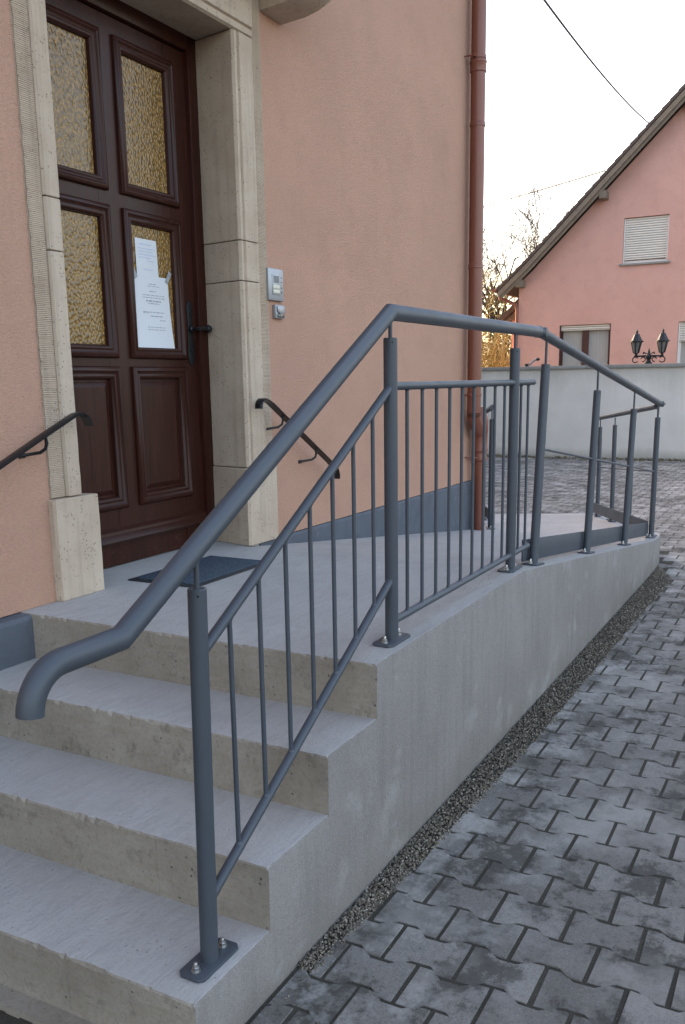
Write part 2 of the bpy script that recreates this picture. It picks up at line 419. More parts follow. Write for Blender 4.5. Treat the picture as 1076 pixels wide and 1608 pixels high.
def paver_geo(x, y, e, seed, local):
    r = random.Random(seed); rot = rad(r.uniform(-.9, .9)); dz = 0 if local else r.uniform(-.0012, .002); tx, ty = r.uniform(-.008, .008), r.uniform(-.008, .008)
    c, s = math.cos(rot), math.sin(rot); rings = []
    for inset, z in ((0.0, -.012), (.0020, 0.)):
        ring = []
        for k, (u, w) in enumerate(OUT):
            u2 = u*(1-inset/.098)+r.uniform(-.0016, .0016); w2 = w-math.copysign(inset, w)+r.uniform(-.0013, .0013)
            X, Y = x+w2*c-u2*s, y+w2*s+u2*c
            if Y > e: Y = e-inset+nz(X*25, 3.1)*.004
            ring.append((X, Y, GZ+z+dz+tx*w2+ty*u2))
        rings.append(ring)
    vs = rings[0]+rings[1]; n = 12
    fs = [(i, (i+1) % n, n+(i+1) % n, n+i) for i in range(n)]
    # top face split so that it stays convex enough
    t = [n+i for i in range(n)]
    fs += [(t[0], t[1], t[10], t[11]), (t[1], t[2], t[9], t[10]), (t[2], t[3], t[8], t[9]), (t[3], t[4], t[7], t[8]), (t[4], t[5], t[6], t[7])]
    return vs, fs
shared = []
for k in range(10):
    vs, fs = paver_geo(0, 0, 9, k, True); m = MB(); m.add([(a, b, c-GZ) for a, b, c in vs], [f[::-1] for f in fs])
    me = bpy.data.meshes.new('paver'); me.from_pydata(m.v, [], m.f); me.materials.append(M_PAVER); shared.append(me)
rest = MB(); count = 0
for q, (key, x, y, e) in enumerate(cells):
    if count < 300:
        if y+PL/2 <= e:
            o = bpy.data.objects.new('paver', shared[(q*7+q//10) % 10]); col.objects.link(o); place(o, (x, y, GZ+random.uniform(-.0008, .002)), pavement)
            o.rotation_euler = (random.uniform(-.008, .008), random.uniform(-.008, .008), random.uniform(-.012, .012))
        else:
            vs, fs = paver_geo(x, y, e, q, False); MB().add(vs, [f[::-1] for f in fs]).build('paver', M_PAVER, pavement, ang=20)
        count += 1
    else:
        vs, fs = paver_geo(x, y, e, q, False); rest.add(vs, [f[::-1] for f in fs])
rest.build('distant_pavers', M_PAVER, pavement, kind='stuff', smooth=False)

# pebbles in the strip between the wall and the pavers
ico_v = []
ph = (1+5**.5)/2
for a in (-1, 1):
    for b in (-ph, ph): ico_v += [(0, a, b), (a, b, 0), (b, 0, a)]
ico_v = np.array(ico_v)/math.sqrt(1+ph*ph)
bmI = bmesh.new()
for v in ico_v: bmI.verts.new(v)
bmesh.ops.convex_hull(bmI, input=bmI.verts); bmI.verts.ensure_lookup_table()
ico_f = np.array([[v.index for v in f.verts] for f in bmI.faces]); ico_v = np.array([v.co[:] for v in bmI.verts]); bmI.free()
def pebbles(pts, name, label, cat):
    V = []; F = []
    for i, (x, y, z, r) in enumerate(pts):
        A = rng.normal(size=(3, 3)); Q, _ = np.linalg.qr(A)
        V.append((ico_v*np.array([r, r*rng.uniform(.6, 1), r*rng.uniform(.45, .8)])*rng.uniform(.85, 1.12, (12, 1))) @ Q + (x, y, z)); F.append(ico_f+12*i)
    m = MB(); m.v = np.concatenate(V).tolist(); m.f = [tuple(f) for f in np.concatenate(F).tolist()]; m.m = [0]*len(m.f)
    return m.build(name, M_PEBBLE, label=label, cat=cat, kind='stuff')
pts = []
for k in range(11000):
    x = -.5+6.3*(rng.random()**1.25)
    e = gravel_edge(x); yi = WY-.004 if x < 5.0 else -1.47+(x-5.0)*.40
    if x < -.30 and rng.random() < .6: continue
    y = rng.uniform(e-.016, yi+.002); r = rng.uniform(.0026, .0060)*(1 if rng.random() < .93 else 1.5)
    hump = 1-abs((y-(e+yi)/2)/((yi-e)/2+.01)); pts.append((x, y, -.6835+.007*hump+rng.uniform(-.001, .006), r))
for k in range(420):
    x = rng.uniform(-.7, 4.5); pts.append((x, gravel_edge(x)-abs(rng.normal(0, .12)), GZ+.001, rng.uniform(.0015, .0035)))
pebbles(pts, 'gravel_strip', 'strip of small brown and grey pebbles along the foot of the ramp wall', 'gravel')

# ------------------------------------------------------------------ concrete stair and ramp
stair = thing('entrance_stair', (0, -.75, GZ), 'new grey concrete stair, landing and sloping ramp in front of the wooden door', 'stair')
YI = WY+.006                                                 # inner face of the rendered side skin
def step_mesh(x0, x1, zt, zb, y0, y1, seed, mesh=None, seam=()):
    m = mesh or MB(); n = max(2, int((y1-y0)/.0125)); cols = []
    for i in range(n+1):
        y = lerp(y0, y1, i/n)
        ch = max(0, nz(y*46, seed*3.3)-.08)*.022+max(0, nz(y*9, seed*5.1+9)-.2)*.016
        j = nz(y*14, seed)*.0016
        prof = [(x0+j*.4, zb), (x0+j*.6, lerp(zb, zt, .5)), (x0+j+ch*.15, zt-.005-ch), (x0+.003+ch*.9+j, zt-.0012-ch*.12), (x0+.012+ch*1.1, zt+nz(y*6, seed, 4)*.001), (x0+.06, zt), (x1, zt), (x1, zb)]
        cols.append([(px, y, pz) for px, pz in prof])
    k = len(cols[0]); b = len(m.v)
    for c in cols: m.v += c
    for i in range(n):
        for q in range(k):
            q2 = (q+1) % k
            m.f.append((b+i*k+q, b+i*k+q2, b+(i+1)*k+q2, b+(i+1)*k+q)); m.m.append(1 if q in (0, 1, 2) else 0)
    m.f.append(tuple(b+q for q in range(k))); m.m.append(1); m.f.append(tuple(b+n*k+q for q in range(k))[::-1]); m.m.append(1)
    for sy in seam:                                          # fin left by the formwork joint
        for q in range(12):
            za, zc = lerp(zb, zt-.012, q/12), lerp(zb, zt-.012, (q+1)/12); w = .0022+.0016*nz(q*1.7, sy*9); dd = .0016+.0016*abs(nz(q*2.3, sy*4))
            yy = sy+nz(q*.6, sy)*.004
            m.box(x0-dd, x0+.004, yy-w, yy+w, za, zc, 1)
    return m
TR = [M_TREAD, M_RISER]
step_mesh(-T, 0.0, -H, -.76, YI, -.002, 1).build('step', TR, stair, ang=18)
step_mesh(-2*T, -T, -2*H, -.76, YI, -.002, 2, seam=(-1.12,)).build('step', TR, stair, ang=18)
step_mesh(-3*T, -2*T, -3*H, -.76, YI, -.002, 3, seam=(-1.09, -.2)).build('step', TR, stair, ang=18)
m = step_mesh(0.0, 1.45, 0.0, -.76, YI, -.002, 4)
m.build('landing', TR, stair, ang=18)
MB().box(.30, 1.60, -.0015, .40, -.3, -.0012).build('door_sill', M_TREAD, stair)
m = MB()
for i in range(30):
    ya, yb = lerp(-1.447, -.15, i/30), lerp(-1.447, -.15, (i+1)/30)
    m.box(-3*T-.05-.012*abs(nz(i*.4, 2)), -3*T, ya, yb, -.76, -.664+.004*nz(i*.7))
m.build('footing_lip', M_RISER, stair)
# ramp: loft of cross sections (inner point, outer point, height)
secs = [((1.45, -.002), (1.45, YI), 0.0)]
for i in range(1, 12):
    x = lerp(1.45, 4.9, i/11); secs.append(((x, -.002), (x, YI), ramp_z(x)))
E0 = Vector((5.02, -1.447, 0)); nrm = Vector((-D2.y, D2.x, 0))
end_out = Vector((7.86, -.36, 0)); end_in = end_out+nrm*1.36
o1 = [Vector((5.14, -1.462, 0)), Vector((5.33, -1.446, 0)), Vector((5.48, -1.405, 0)), Vector((5.60, -1.345, 0))]
in0 = Vector((4.965, -.002, 0))
for k, p in enumerate(o1): secs.append(((in0.x+.004*k, in0.y+.002*k), (p.x, p.y), -.437-.012*k))
for i in range(1, 9):
    t = i/8; a = in0.lerp(end_in, t); b = o1[-1].lerp(end_out, t)
    secs.append(((a.x, a.y), (b.x, b.y), lerp(-.475, -.676, t)))
m = MB()
for i, (a, b, z) in enumerate(secs):
    NN = 6
    for q in range(NN+1):
        t = q/NN; m.v.append((lerp(b[0], a[0], t), lerp(b[1], a[1], t), z+.0015*nz(i*1.3, q*2.1)))
    m.v.append((a[0], a[1], -.76)); m.v.append((b[0], b[1], -.76))
K = 9
for i in range(len(secs)-1):
    for q in range(K): m.f.append((i*K+q, i*K+(q+1) % K, (i+1)*K+(q+1) % K, (i+1)*K+q)); m.m.append(0 if q < 6 else 1)
m.f.append(tuple(range(K))); m.m.append(1); e = (len(secs)-1)*K; m.f.append(tuple(e+q for q in range(K))[::-1]); m.m.append(1)
m.build('ramp', TR, stair, ang=50)
# rendered side skin, one continuous strip following the stair profile and the rounded ramp end
st = []
def jz(x): return .0022*nz(x*30, 7)+.0012*nz(x*80, 3)
for k in (3, 2, 1):
    n = 22
    for i in range(n+1): x = lerp(-k*T+(.0006 if i == 0 else 0), -(k-1)*T-.0004, i/n); st.append((x, WY, YI, -k*H+jz(x)-(.004 if i == 0 else 0)))
for i in range(0, 110): x = lerp(.0006, 1.45, i/110); st.append((x, WY, YI, jz(x)-(.004 if i == 0 else 0)))
for i in range(0, 150): x = lerp(1.45, 4.9, i/150); st.append((x, WY, YI, ramp_z(x)+jz(x)))
m = MB(); pts_o = [(x, yo, x, yi, z) for (x, yo, yi, z) in st]
tail = [Vector((4.9, YI, 0))]+o1+[o1[-1].lerp(end_out, i/30) for i in range(1, 31)]
zz = [-.431, -.437, -.449, -.461, -.473]+[lerp(-.475, -.676, i/30) for i in range(1, 31)]
for i, p in enumerate(tail):
    d = (tail[min(i+1, len(tail)-1)]-tail[max(i-1, 0)]).normalized(); nn = Vector((d.y, -d.x, 0))*.006
    pts_o.append((p.x+nn.x, p.y+nn.y, p.x, p.y, zz[i]+.002*nz(i*1.7, 5)))
for (xo, yo, xi, yi, z) in pts_o:
    rd = .006
    m.v += [(xo, yo+.0012*nz(xo*3, 1), -.76), (xo, yo+.0012*nz(xo*3, 2), (z-.76)/2), (xo, yo, z-rd-abs(jz(xo*1.7))), (lerp(xo, xi, .6), lerp(yo, yi, .6), z), (xi, yi, z+.0006), (xi, yi, -.76)]
K = 6
for i in range(len(pts_o)-1):
    for q in range(K): m.f.append((i*K+q, i*K+(q+1) % K, (i+1)*K+(q+1) % K, (i+1)*K+q)); m.m.append((2 if abs(pts_o[i+1][4]-pts_o[i][4]) > .05 else 1) if q == 3 or (q == 2 and abs(pts_o[i+1][4]-pts_o[i][4]) > .05) else 0)
m.f.append(tuple(range(K))); m.m.append(2); e = (len(pts_o)-1)*K; m.f.append(tuple(e+q for q in range(K))[::-1]); m.m.append(0)
m.build('rendered_side_wall', [M_PARGE, M_TREAD, M_RISER], stair, ang=40)

# ------------------------------------------------------------------ the house with the door
house = thing('house', (.7, 2.5, GZ), 'large salmon pink plastered house with a stone framed wooden door', 'house')
HX0, HX1, HTOP = -4.5, 4.97, 6.4
JL0, JL1, JR0, JR1, LZ, LT = .19, .345, 1.50, 1.752, 2.425, 2.80
wb = MB()
wb.box(HX0, JL0, 0, .4, 0, HTOP).box(JR1, HX1, 0, .4, ramp_z(4.97)*0, HTOP).box(JL0, JR1, 0, .4, LT, HTOP)
wb.build('wall', M_PINK, house, smooth=False)
MB().box(HX1-.4, HX1, .4, 9, -.76, HTOP).box(HX0, HX0+.4, .4, 9, -.76, HTOP).box(HX0, HX1, 9, 9.4, -.76, HTOP).build('side_wall', M_PINK, house, smooth=False)
MB().box(.0, 1.9, .42, .5, -.3, 3.0).build('dark_hall_screen', M_DARK, house, smooth=False)  # near-black sheet blocks light and stands in for the unlit hall
roof = MB(); roof.prism([(HX0-.5, HTOP), (HX1+.5, HTOP), (HX1+.5, HTOP+.15), ((HX0+HX1)/2, HTOP+4.5), (HX0-.5, HTOP+.15)], 1, -.45, 9.8); roof.build('roof', M_TILE, house, smooth=False)
# unseen wing added left of the yard to keep the low sun off it
MB().box(HX1+.004, 17.5, 5.5, 5.9, -.76, 4.6).box(17.1, 17.5, 5.904, 12, -.76, 4.6).box(HX1+.004, 17.5, 12.004, 12.4, -.76, 4.6).build('added_shade_wing_wall', M_YARD, house, smooth=False)
MB().prism([(5.1, 4.6), (12.8, 4.6), (12.8, 4.72), (8.95, 7.2), (5.1, 4.72)], 0, HX1+.6, 17.9).build('added_shade_wing_roof', M_TILE, house, smooth=False)
# plinth: proud ledge on the left, nearly flush on the right
pl_ = MB()
n = 60
def plinth(x0, x1, proud, name):
    m = MB(); n = int((x1-x0)/.06)+1
    for i in range(n+1):
        x = lerp(x0, x1, i/n); p = proud+.003*nz(x*6, 2)
        m.v += [(x, -p, -.76), (x, -p, -.02), (x, -p+.008, -.004+.003*nz(x*9)), (x, .3, -.001), (x, .3, -.76)]
    for i in range(n):
        for q in range(5): m.f.append((i*5+q, i*5+(q+1) % 5, (i+1)*5+(q+1) % 5, (i+1)*5+q)); m.m.append(0)
    m.f.append((0, 1, 2, 3, 4)); m.m.append(0); m.f.append(tuple(n*5+q for q in range(5))[::-1]); m.m.append(0)
    return m.build(name, M_PLINTH, house, smooth=False)
plinth(HX0, -.0005, .062, 'plinth'); plinth(1.60, HX1-.003, .012, 'plinth')

# stone surround
def jamb(side, z0, z1, base=False, seed=0):
    if side > 0:
        P = [(1.56, .30), (1.545, .25), (1.503, -.006), (1.511, -.020), (1.528, -.020), (1.532, -.011), (1.539, -.011), (1.545, -.024), (1.654, -.024), (1.660, -.012), (1.662, .30)]
        if base: P = [(1.56, .30), (1.540, .25), (1.478, -.022), (1.490, -.032), (1.746, -.032), (1.752, -.022), (1.752, .30)]
    else:
        P = [(.29, .30), (.305, .25), (.343, -.006), (.337, -.018), (.270, -.020), (.264, -.010), (.262, .30)]
        if base: P = [(.29, .30), (.31, .25), (.418, -.010), (.410, -.034), (.186, -.034), (.180, -.022), (.180, .30)]
    m = MB(); n = 14; K = len(P)
    zs = [z0, z0+.003]+[lerp(z0+.003, z1-.003, i/n) for i in range(1, n)]+[z1-.003, z1]
    cx = sum(p[0] for p in P)/K
    for i, z in enumerate(zs):
        s_ = .0025 if i in (0, len(zs)-1) else 0
        for k, p in enumerate(P):
            m.v.append((p[0]+(s_ if p[0] < cx else -s_)+.0016*nz(z*9, k*3.1, seed), p[1]+(s_ if p[1] < .2 else 0)+(.0018*nz(z*12, k*1.7, seed+5) if p[1] < .2 else 0), z))
    for i in range(len(zs)-1):
        for q in range(K): m.f.append((i*K+q, i*K+(q+1) % K, (i+1)*K+(q+1) % K, (i+1)*K+q)); m.m.append(0)
    m.f.append(tuple(range(K))); m.m.append(0); e = (len(zs)-1)*K; m.f.append(tuple(e+q for q in range(K))[::-1]); m.m.append(0)
    return m.build('jamb_stone', M_STONE, house, ang=25)
for side in (1, -1):
    jamb(side, 0.0, .395, True, 1+side); jamb(side, .399, 1.306, False, 2+side); jamb(side, 1.310, 1.494, False, 4+side); jamb(side, 1.498, LZ-.003, False, 6+side)
    x0, x1 = (1.6625, 1.751) if side > 0 else (.1905, .2615)
    m = MB(); p = .0068; z = .400; k = 0                     # batted (comb-chiselled) margin beside the smooth band
    prof = []
    while z < LT-.01: prof += [(z, -.0052), (z+p*.3, -.0078-.002*abs(nz(z*40))), (z+p*.75, -.0078-.002*abs(nz(z*43)))]; z += p
    prof.append((z, -.004))
    for i, (zz_, yy) in enumerate(prof):
        jx = .004*nz(zz_*25, side)*(1 if side < 0 else .4)
        m.v += [(x0+(jx if side < 0 else 0), yy, zz_), (x1+(jx if side > 0 else 0), yy, zz_)]
    for i in range(len(prof)-1): m.f.append((2*i, 2*i+1, 2*i+3, 2*i+2)); m.m.append(0)
    b = len(m.v); m.box(x0, x1, -.0035, .3, .399, LT-.002)
    m.build('chiselled_margin', M_STONE, house, smooth=False)
lz = MB()
lz.prism([(.30, LZ+.03), (.25, LZ+.003), (-.006, LZ), (-.02, LZ+.008), (-.02, LZ+.03), (-.011, LZ+.034), (-.011, LZ+.041), (-.024, LZ+.047), (-.024, LT-.003), (.30, LT-.003)], 0, .262, 1.6615)
lz.build('lintel_stone', M_STONE, house, ang=25)
# mortar core behind the joints, seen only in the gaps between the stones
MB().box(.195, .30, .004, .29, .001, LT-.01).box(1.548, 1.748, .004, .29, .001, LT-.01).build('joint_mortar', M_JOINT, house, smooth=False)
for x0 in (1.757, -.03):
    m = MB(); m.prism([(.05, 2.584), (-.02, 2.582), (-.14, 2.590), (-.22, 2.607), (-.28, 2.634), (-.34, 2.685), (-.38, 2.75), (-.40, 2.86), (.05, 2.86)], 0, x0, x0+.213)
    m.build('corbel', M_STONE, house, bevel=.006, ang=25)
MB().box(-.12, 2.06, -.62, .05, 2.863, 3.02).build('canopy_slab', M_STONE, house, bevel=.012)

# door frame and leaf
DF = .25
fr = MB().box(.30, .40, .225, .33, 0.002, LZ+.02).box(1.475, 1.56, .225, .33, 0.002, LZ+.02).box(.4005, 1.4745, .225, .33, 2.36, LZ+.02)
fr.build('door_frame', M_WOOD, house, bevel=.006)
door = MB()
GL = [(.53, .838, 1.70, 2.232), (1.03, 1.325, 1.70, 2.232), (.53, .838, .992, 1.532), (1.03, 1.325, .992, 1.532)]
PN = [(.53, .838, .318, .846), (1.03, 1.325, .318, .846)]
door.box(.402, .53, DF, .30, .004, 2.356).box(.838, 1.03, DF, .30, .125, 2.2315).box(1.325, 1.473, DF, .30, .004, 2.356)
door.box(.5305, 1.3245, DF+.0007, .30, 2.232, 2.356)
for (z0, z1) in ((1.532, 1.70), (.846, .992), (.125, .318)):
    door.box(.5305, .8375, DF+.0007, .30, z0, z1).box(1.0305, 1.3245, DF+.0007, .30, z0, z1)
door.box(.5305, 1.3245, DF+.004, .30, .004, .1245)
door = door.build('door', M_WOOD, house, smooth=False)
def moulding(r, sz=1.0):
    x0, x1, z0, z1 = r; m = MB()
    prof = [(.055, DF+.002), (.055, DF-.010), (.047, DF-.018), (.036, DF-.020), (.028, DF-.012), (.022, DF-.010), (.016, DF-.014), (.008, DF-.012), (.0, DF+.002), (-.004, DF+.016)]
    K = len(prof); cs = [(x0, z0, -1, -1), (x1, z0, 1, -1), (x1, z1, 1, 1), (x0, z1, -1, 1)]
    for (cx, cz, sx, sz_) in cs:
        for (o, y) in prof: m.v.append((cx+sx*o, y, cz+sz_*o))
    for i in range(4):
        for q in range(K-1): a, b = i*K, ((i+1) % 4)*K; m.f.append((a+q, b+q, b+q+1, a+q+1)); m.m.append(0)
    return m.build('panel_moulding', M_WOOD, door, ang=50)
for r in GL:
    moulding(r); MB().box(r[0]-.001, r[1]+.001, DF+.014, DF+.020, r[2]-.001, r[3]+.001).build('glass_pane', M_AMBER, door, smooth=False)
for r in PN:
    moulding(r); x0, x1, z0, z1 = r; m = MB()
    m.box(x0-.001, x1+.001, DF+.015, DF+.03, z0-.001, z1+.001)
    i = .035; m.add([(x0+.012, DF+.0145, z0+.012), (x1-.012, DF+.0145, z0+.012), (x1-.012, DF+.0145, z1-.012), (x0+.012, DF+.0145, z1-.012), (x0+i, DF+.004, z0+i), (x1-i, DF+.004, z0+i), (x1-i, DF+.004, z1-i), (x0+i, DF+.004, z1-i)],
                    [(0, 1, 5, 4), (1, 2, 6, 5), (2, 3, 7, 6), (3, 0, 4, 7), (4, 5, 6, 7)])
    m.build('door_panel', M_WOOD, door, smooth=False)
m = MB(); m.prism([(DF+.001, .112), (DF-.030, .112), (DF-.038, .122), (DF-.034, .134), (DF-.018, .150), (DF-.016, .162), (DF-.006, .172), (DF+.001, .176)], 0, .405, 1.470)
m.build('weatherboard', M_WOOD, door, ang=30)
m = MB(); m.prism([(z_, x_) for z_, x_ in [(.0, 0)]*0] or [(1.402, 1.195), (1.412, 1.215), (1.425, 1.222), (1.438, 1.215), (1.448, 1.195), (1.443, 1.08), (1.452, .955), (1.440, .915), (1.425, .905), (1.410, .915), (1.398, .955), (1.407, 1.08)], 1, DF-.006, DF+.002)
m.lathe([(.007, 0), (.007, .004)], (1.425, DF-.006, 1.165), (0, -1, 0), 12).lathe([(.009, 0), (.009, .006)], (1.425, DF-.006, .985), (0, -1, 0), 12)
m.build('lock_plate', M_BLACK, door, bevel=.0012)
m = MB(); m.lathe([(.016, 0), (.014, .012), (.009, .016), (.009, .05)], (1.425, DF-.006, 1.085), (0, -1, 0), 14)
m.tube([(1.425, DF-.052, 1.085), (1.46, DF-.056, 1.09), (1.49, DF-.056, 1.088)], [.009, .009, .010], 10).lathe([(.008, 0), (.017, .006), (.020, .016), (.017, .026), (.006, .032)], (1.488, DF-.056, 1.088), (1, 0, 0), 14)
m.build('door_knob', M_BLACK, door)

# notices taped to the lower right pane
def sheet(name, label, cornr, y, bulge, ink, lines, tapes):
    (x0a, x1a, zb), (x0, x1, zt) = cornr
    t = thing(name, ((x0+x1)/2, y, zb), label, 'notice')
    m = MB(); nx, nzv = 8, 12
    def P(u, v, off=0):
        yy = y-bulge*(1-v)**2*(.6+.4*u)-.004*math.sin(u*3.1)*(1-v)+off
        return (lerp(lerp(x0a, x0, v), lerp(x1a, x1, v), u), yy, lerp(zb, zt, v))
    for j in range(nzv+1):
        for i in range(nx+1): m.v.append(P(i/nx, j/nzv))
    for j in range(nzv):
        for i in range(nx): a = j*(nx+1)+i; m.f.append((a, a+1, a+nx+2, a+nx+1)); m.m.append(0)
    m.build('paper_sheet', M_PAPER, t)
    m = MB(); r = random.Random(5)
    for (v, u0, u1, h) in lines:
        u = u0
        while u < u1:
            w = min(r.uniform(.04, .12), u1-u)
            q = [P(u, v-h, -.0008), P(u+w, v-h, -.0008), P(u+w, v+h, -.0008), P(u, v+h, -.0008)]; m.add(q, [(0, 1, 2, 3)]); u += w+.022
    m.build('printed_lines', ink, t, smooth=False, kind='stuff')
    for (cx, cz, a) in tapes:
        m = MB(); m.obox((cx, y-.0022, cz), (math.cos(a), 0, math.sin(a)), (0, 1, 0), (-math.sin(a), 0, math.cos(a)), .030, .0005, .011); m.build('tape', M_TAPE, t, smooth=False)
    return t
sheet('handwritten_notice', 'small narrow white handwritten note behind the larger sheet on the door pane', ((1.068, 1.222, 1.285), (1.065, 1.214, 1.476)), .2605, 0, M_BLUEINK,
      [(.88, .2, .75, .012), (.78, .12, .9, .010), (.71, .12, .8, .010), (.64, .12, .92, .012), (.57, .12, .7, .010), (.5, .5, .8, .01), (.30, .3, .75, .008)], [])
sheet('printed_notice', 'larger white printed sheet with grey tape on its upper corners', ((1.030, 1.287, .988), (1.045, 1.280, 1.314)), .2570, .018, M_INK,
      [(.89, .42, .62, .006), (.86, .36, .72, .004), (.79, .42, .60, .006), (.735, .22, .86, .005), (.70, .22, .88, .005), (.655, .30, .74, .010), (.62, .36, .68, .006), (.50, .2, .82, .005), (.485, .2, .34, .004), (.445, .4, .75, .006), (.39, .66, .82, .006), (.29, .3, .8, .005), (.255, .3, .8, .005)],
      [(1.040, 1.325, -1.05), (1.284, 1.318, 1.0)])

# ------------------------------------------------------------------ doormat
mat = thing('doormat', (.876, -.18, 0), 'blue grey ribbed doormat lying on the landing before the door', 'doormat')
m = MB(); n = 26
for i in range(n):
    for j in range(16): pass
m.box(.612, 1.142, -.334, -.034, .004, .0125); m.build('mat_pile', M_MAT, mat, bevel=.003)
MB().prism([(.583, -.362), (1.168, -.360), (1.168, -.006), (.584, -.002)], 2, .001, .0055).build('rubber_edge', M_RUBBER, mat, bevel=.002)

# ------------------------------------------------------------------ intercom and reader box
ic = thing('intercom', (1.812, 0, 1.228), 'flat silver door intercom panel with name labels beside the stone frame', 'intercom')
MB().box(1.741, 1.885, -.020, 0, 1.234, 1.392).build('housing', M_ALU, ic, bevel=.003)
MB().box(1.775, 1.848, -.0225, -.0195, 1.262, 1.362).build('inner_plate', M_ALU, ic, bevel=.001)
m = MB()
for k in range(7): m.box(1.785, 1.838, -.0235, -.0222, 1.323+k*.005, 1.3252+k*.005)
m.build('speaker_grille', M_GROOVE, ic, smooth=False, kind='stuff')
for z in (1.294, 1.271):
    MB().box(1.781, 1.842, -.0245, -.0222, z, z+.017).build('name_label', M_LABEL, ic, bevel=.0008)
for z in (1.35, 1.328, 1.30, 1.278): MB().lathe([(.003, 0), (.0026, .002)], (1.864, -.02, z), (0, -1, 0), 10).build('call_button', M_GROOVE, ic)
rb = thing('key_reader', (1.843, 0, 1.144), 'small silver box just below the intercom panel', 'reader')
MB().box(1.800, 1.887, -.022, 0, 1.146, 1.214).build('housing', M_ALU, rb, bevel=.004)
MB().prism([(1.806, 1.20), (1.812, 1.209), (1.87, 1.209), (1.88, 1.195), (1.88, 1.176), (1.836, 1.166), (1.812, 1.18)], 1, -.030, -.0215).build('slanted_cover', M_ALU, rb, bevel=.003)
MB().prism([(1.815, 1.163), (1.84, 1.174), (1.876, 1.168), (1.876, 1.152), (1.815, 1.152)], 1, -.026, -.0215).build('badge_window', M_DARKGLASS, rb, bevel=.001)

# ------------------------------------------------------------------ old wrought iron wall handrails
def wall_rail(path, brackets, label):
    x, z = path[0]
    t = thing('wall_handrail', (x, 0, path[0][1]-.1), label, 'handrail', 'black wrought iron handrails on the house wall')
    m = MB(); Y0, Y1, th = -.098, -.056, .005; n = len(path)
    pts3 = []
    for i, (px, pz) in enumerate(path):
        a = path[max(0, i-1)]; b = path[min(n-1, i+1)]; d = Vector((b[0]-a[0], b[1]-a[1])).normalized(); nn = Vector((-d.y, d.x))
        if nn.y < 0 and abs(nn.y) > .3: nn = -nn
        pts3.append((px, pz, nn))
    for i in range(1, n):                                    # keep the normal continuous round the curl
        if pts3[i][2].dot(pts3[i-1][2]) < 0: pts3[i] = (pts3[i][0], pts3[i][1], -pts3[i][2])
    for (px, pz, nn) in pts3:
        for (y, k) in ((Y0, -1), (Y0-.002, 0), (Y0+.006, 1), (Y1-.006, 1), (Y1+.002, 0), (Y1, -1)): m.v.append((px+nn.x*th*k, y, pz+nn.y*th*k))
    for i in range(n-1):
        for q in range(6): m.f.append((i*6+q, i*6+(q+1) % 6, i*6+6+(q+1) % 6, i*6+6+q)); m.m.append(0)
    m.f.append(tuple(range(6))); m.m.append(0); m.f.append(tuple((n-1)*6+q for q in range(6))[::-1]); m.m.append(0)
    m.build('rail', M_BLACK, t, ang=40)
    for (bx, bz, s_) in brackets:
        m = MB(); m.tube([(bx, -.077, bz-.006), (bx+.004*s_, -.078, bz-.030), (bx, -.074, bz-.05), (bx-.012*s_, -.058, bz-.064), (bx-.03*s_, -.034, bz-.068), (bx-.048*s_, -.002, bz-.074)], .0062, 8)
        m.obox((bx-.049*s_, -.003, bz-.074), (1, 0, 0), (0, 1, 0), (0, 0, 1), .014, .003, .009)
        m.build('bracket', M_BLACK, t)
    return t
wall_rail([(1.527, .692), (1.528, .712), (1.536, .728), (1.552, .738), (1.575, .738), (1.60, .732), (1.64, .715), (1.70, .680), (1.90, .5656), (2.10, .451), (2.24, .371), (2.29, .340), (2.315, .315), (2.326, .288), (2.324, .262)], [(1.745, .655, 1), (2.085, .458, 1)],
          'black iron handrail sloping down to the right beside the intercom')
wall_rail([(.345, .668), (.335, .694), (.318, .710), (.295, .716), (.27, .712), (.24, .700), (.10, .640), (-.10, .552), (-.40, .420), (-.85, .222), (-.90, .19), (-.91, .16)], [(.118, .645, 1), (-.6, .33, 1)],
          'black iron handrail sloping down to the left at the picture edge')

# ------------------------------------------------------------------ downpipe
dp = thing('downpipe', (4.70, -.07, -.42), 'brown painted rain downpipe at the corner of the pink house', 'drainpipe')
PX, PYY = 4.622, -.082
MB().tube([(PX, PYY, .52), (PX, PYY, 3.11)], .0545, 20).tube([(PX, PYY, 3.15), (PX, PYY, 6.5)], .0545, 20).build('upper_pipe', M_PIPE, dp)
MB().lathe([(.056, -.05), (.061, -.045), (.061, .012), (.064, .018), (.064, .03), (.060, .036), (.0555, .05)], (PX, PYY, 3.105), seg=20).build('pipe_socket', M_PIPE, dp)
for z in (2.70, 1.68): MB().lathe([(.055, -.02), (.0585, -.016), (.0585, .010), (.056, .014)], (PX, PYY, z), seg=20).build('pipe_socket', M_PIPE, dp)
for z in (3.16, .70): 
    m = MB().lathe([(.056, -.012), (.0605, -.011), (.0605, .011), (.056, .012)], (PX, PYY, z), seg=20)
    m.box(PX-.082, PX-.055, PYY-.004, PYY+.008, z-.011, z+.011).tube([(PX-.075, PYY, z), (PX-.075, .0, z)], .005, 8).build('pipe_clamp', M_PIPE, dp)
LX, LY = 4.765, -.088
m = MB().tube([(PX, PYY, .56), (PX, PYY, .53), (lerp(PX, LX, .35), PYY-.002, .46), (lerp(PX, LX, .8), LY, .40), (LX, LY, .36)], [.0545, .0545, .053, .05, .048], 20)
m.build('offset_bend', M_PIPE, dp)
MB().lathe([(.030, .60), (.062, .51), (.064, .50), (.064, .40), (.060, .385), (.060, .27), (.063, .262), (.063, .245), (.054, .235), (.054, .21), (.058, .20), (.058, .17), (.048, .16)], (LX, LY, 0), seg=20).build('boot_head', M_PIPE, dp)
MB().tube([(LX, LY, -.42), (LX, LY, .17)], .0455, 18).build('lower_pipe', M_PIPE, dp)
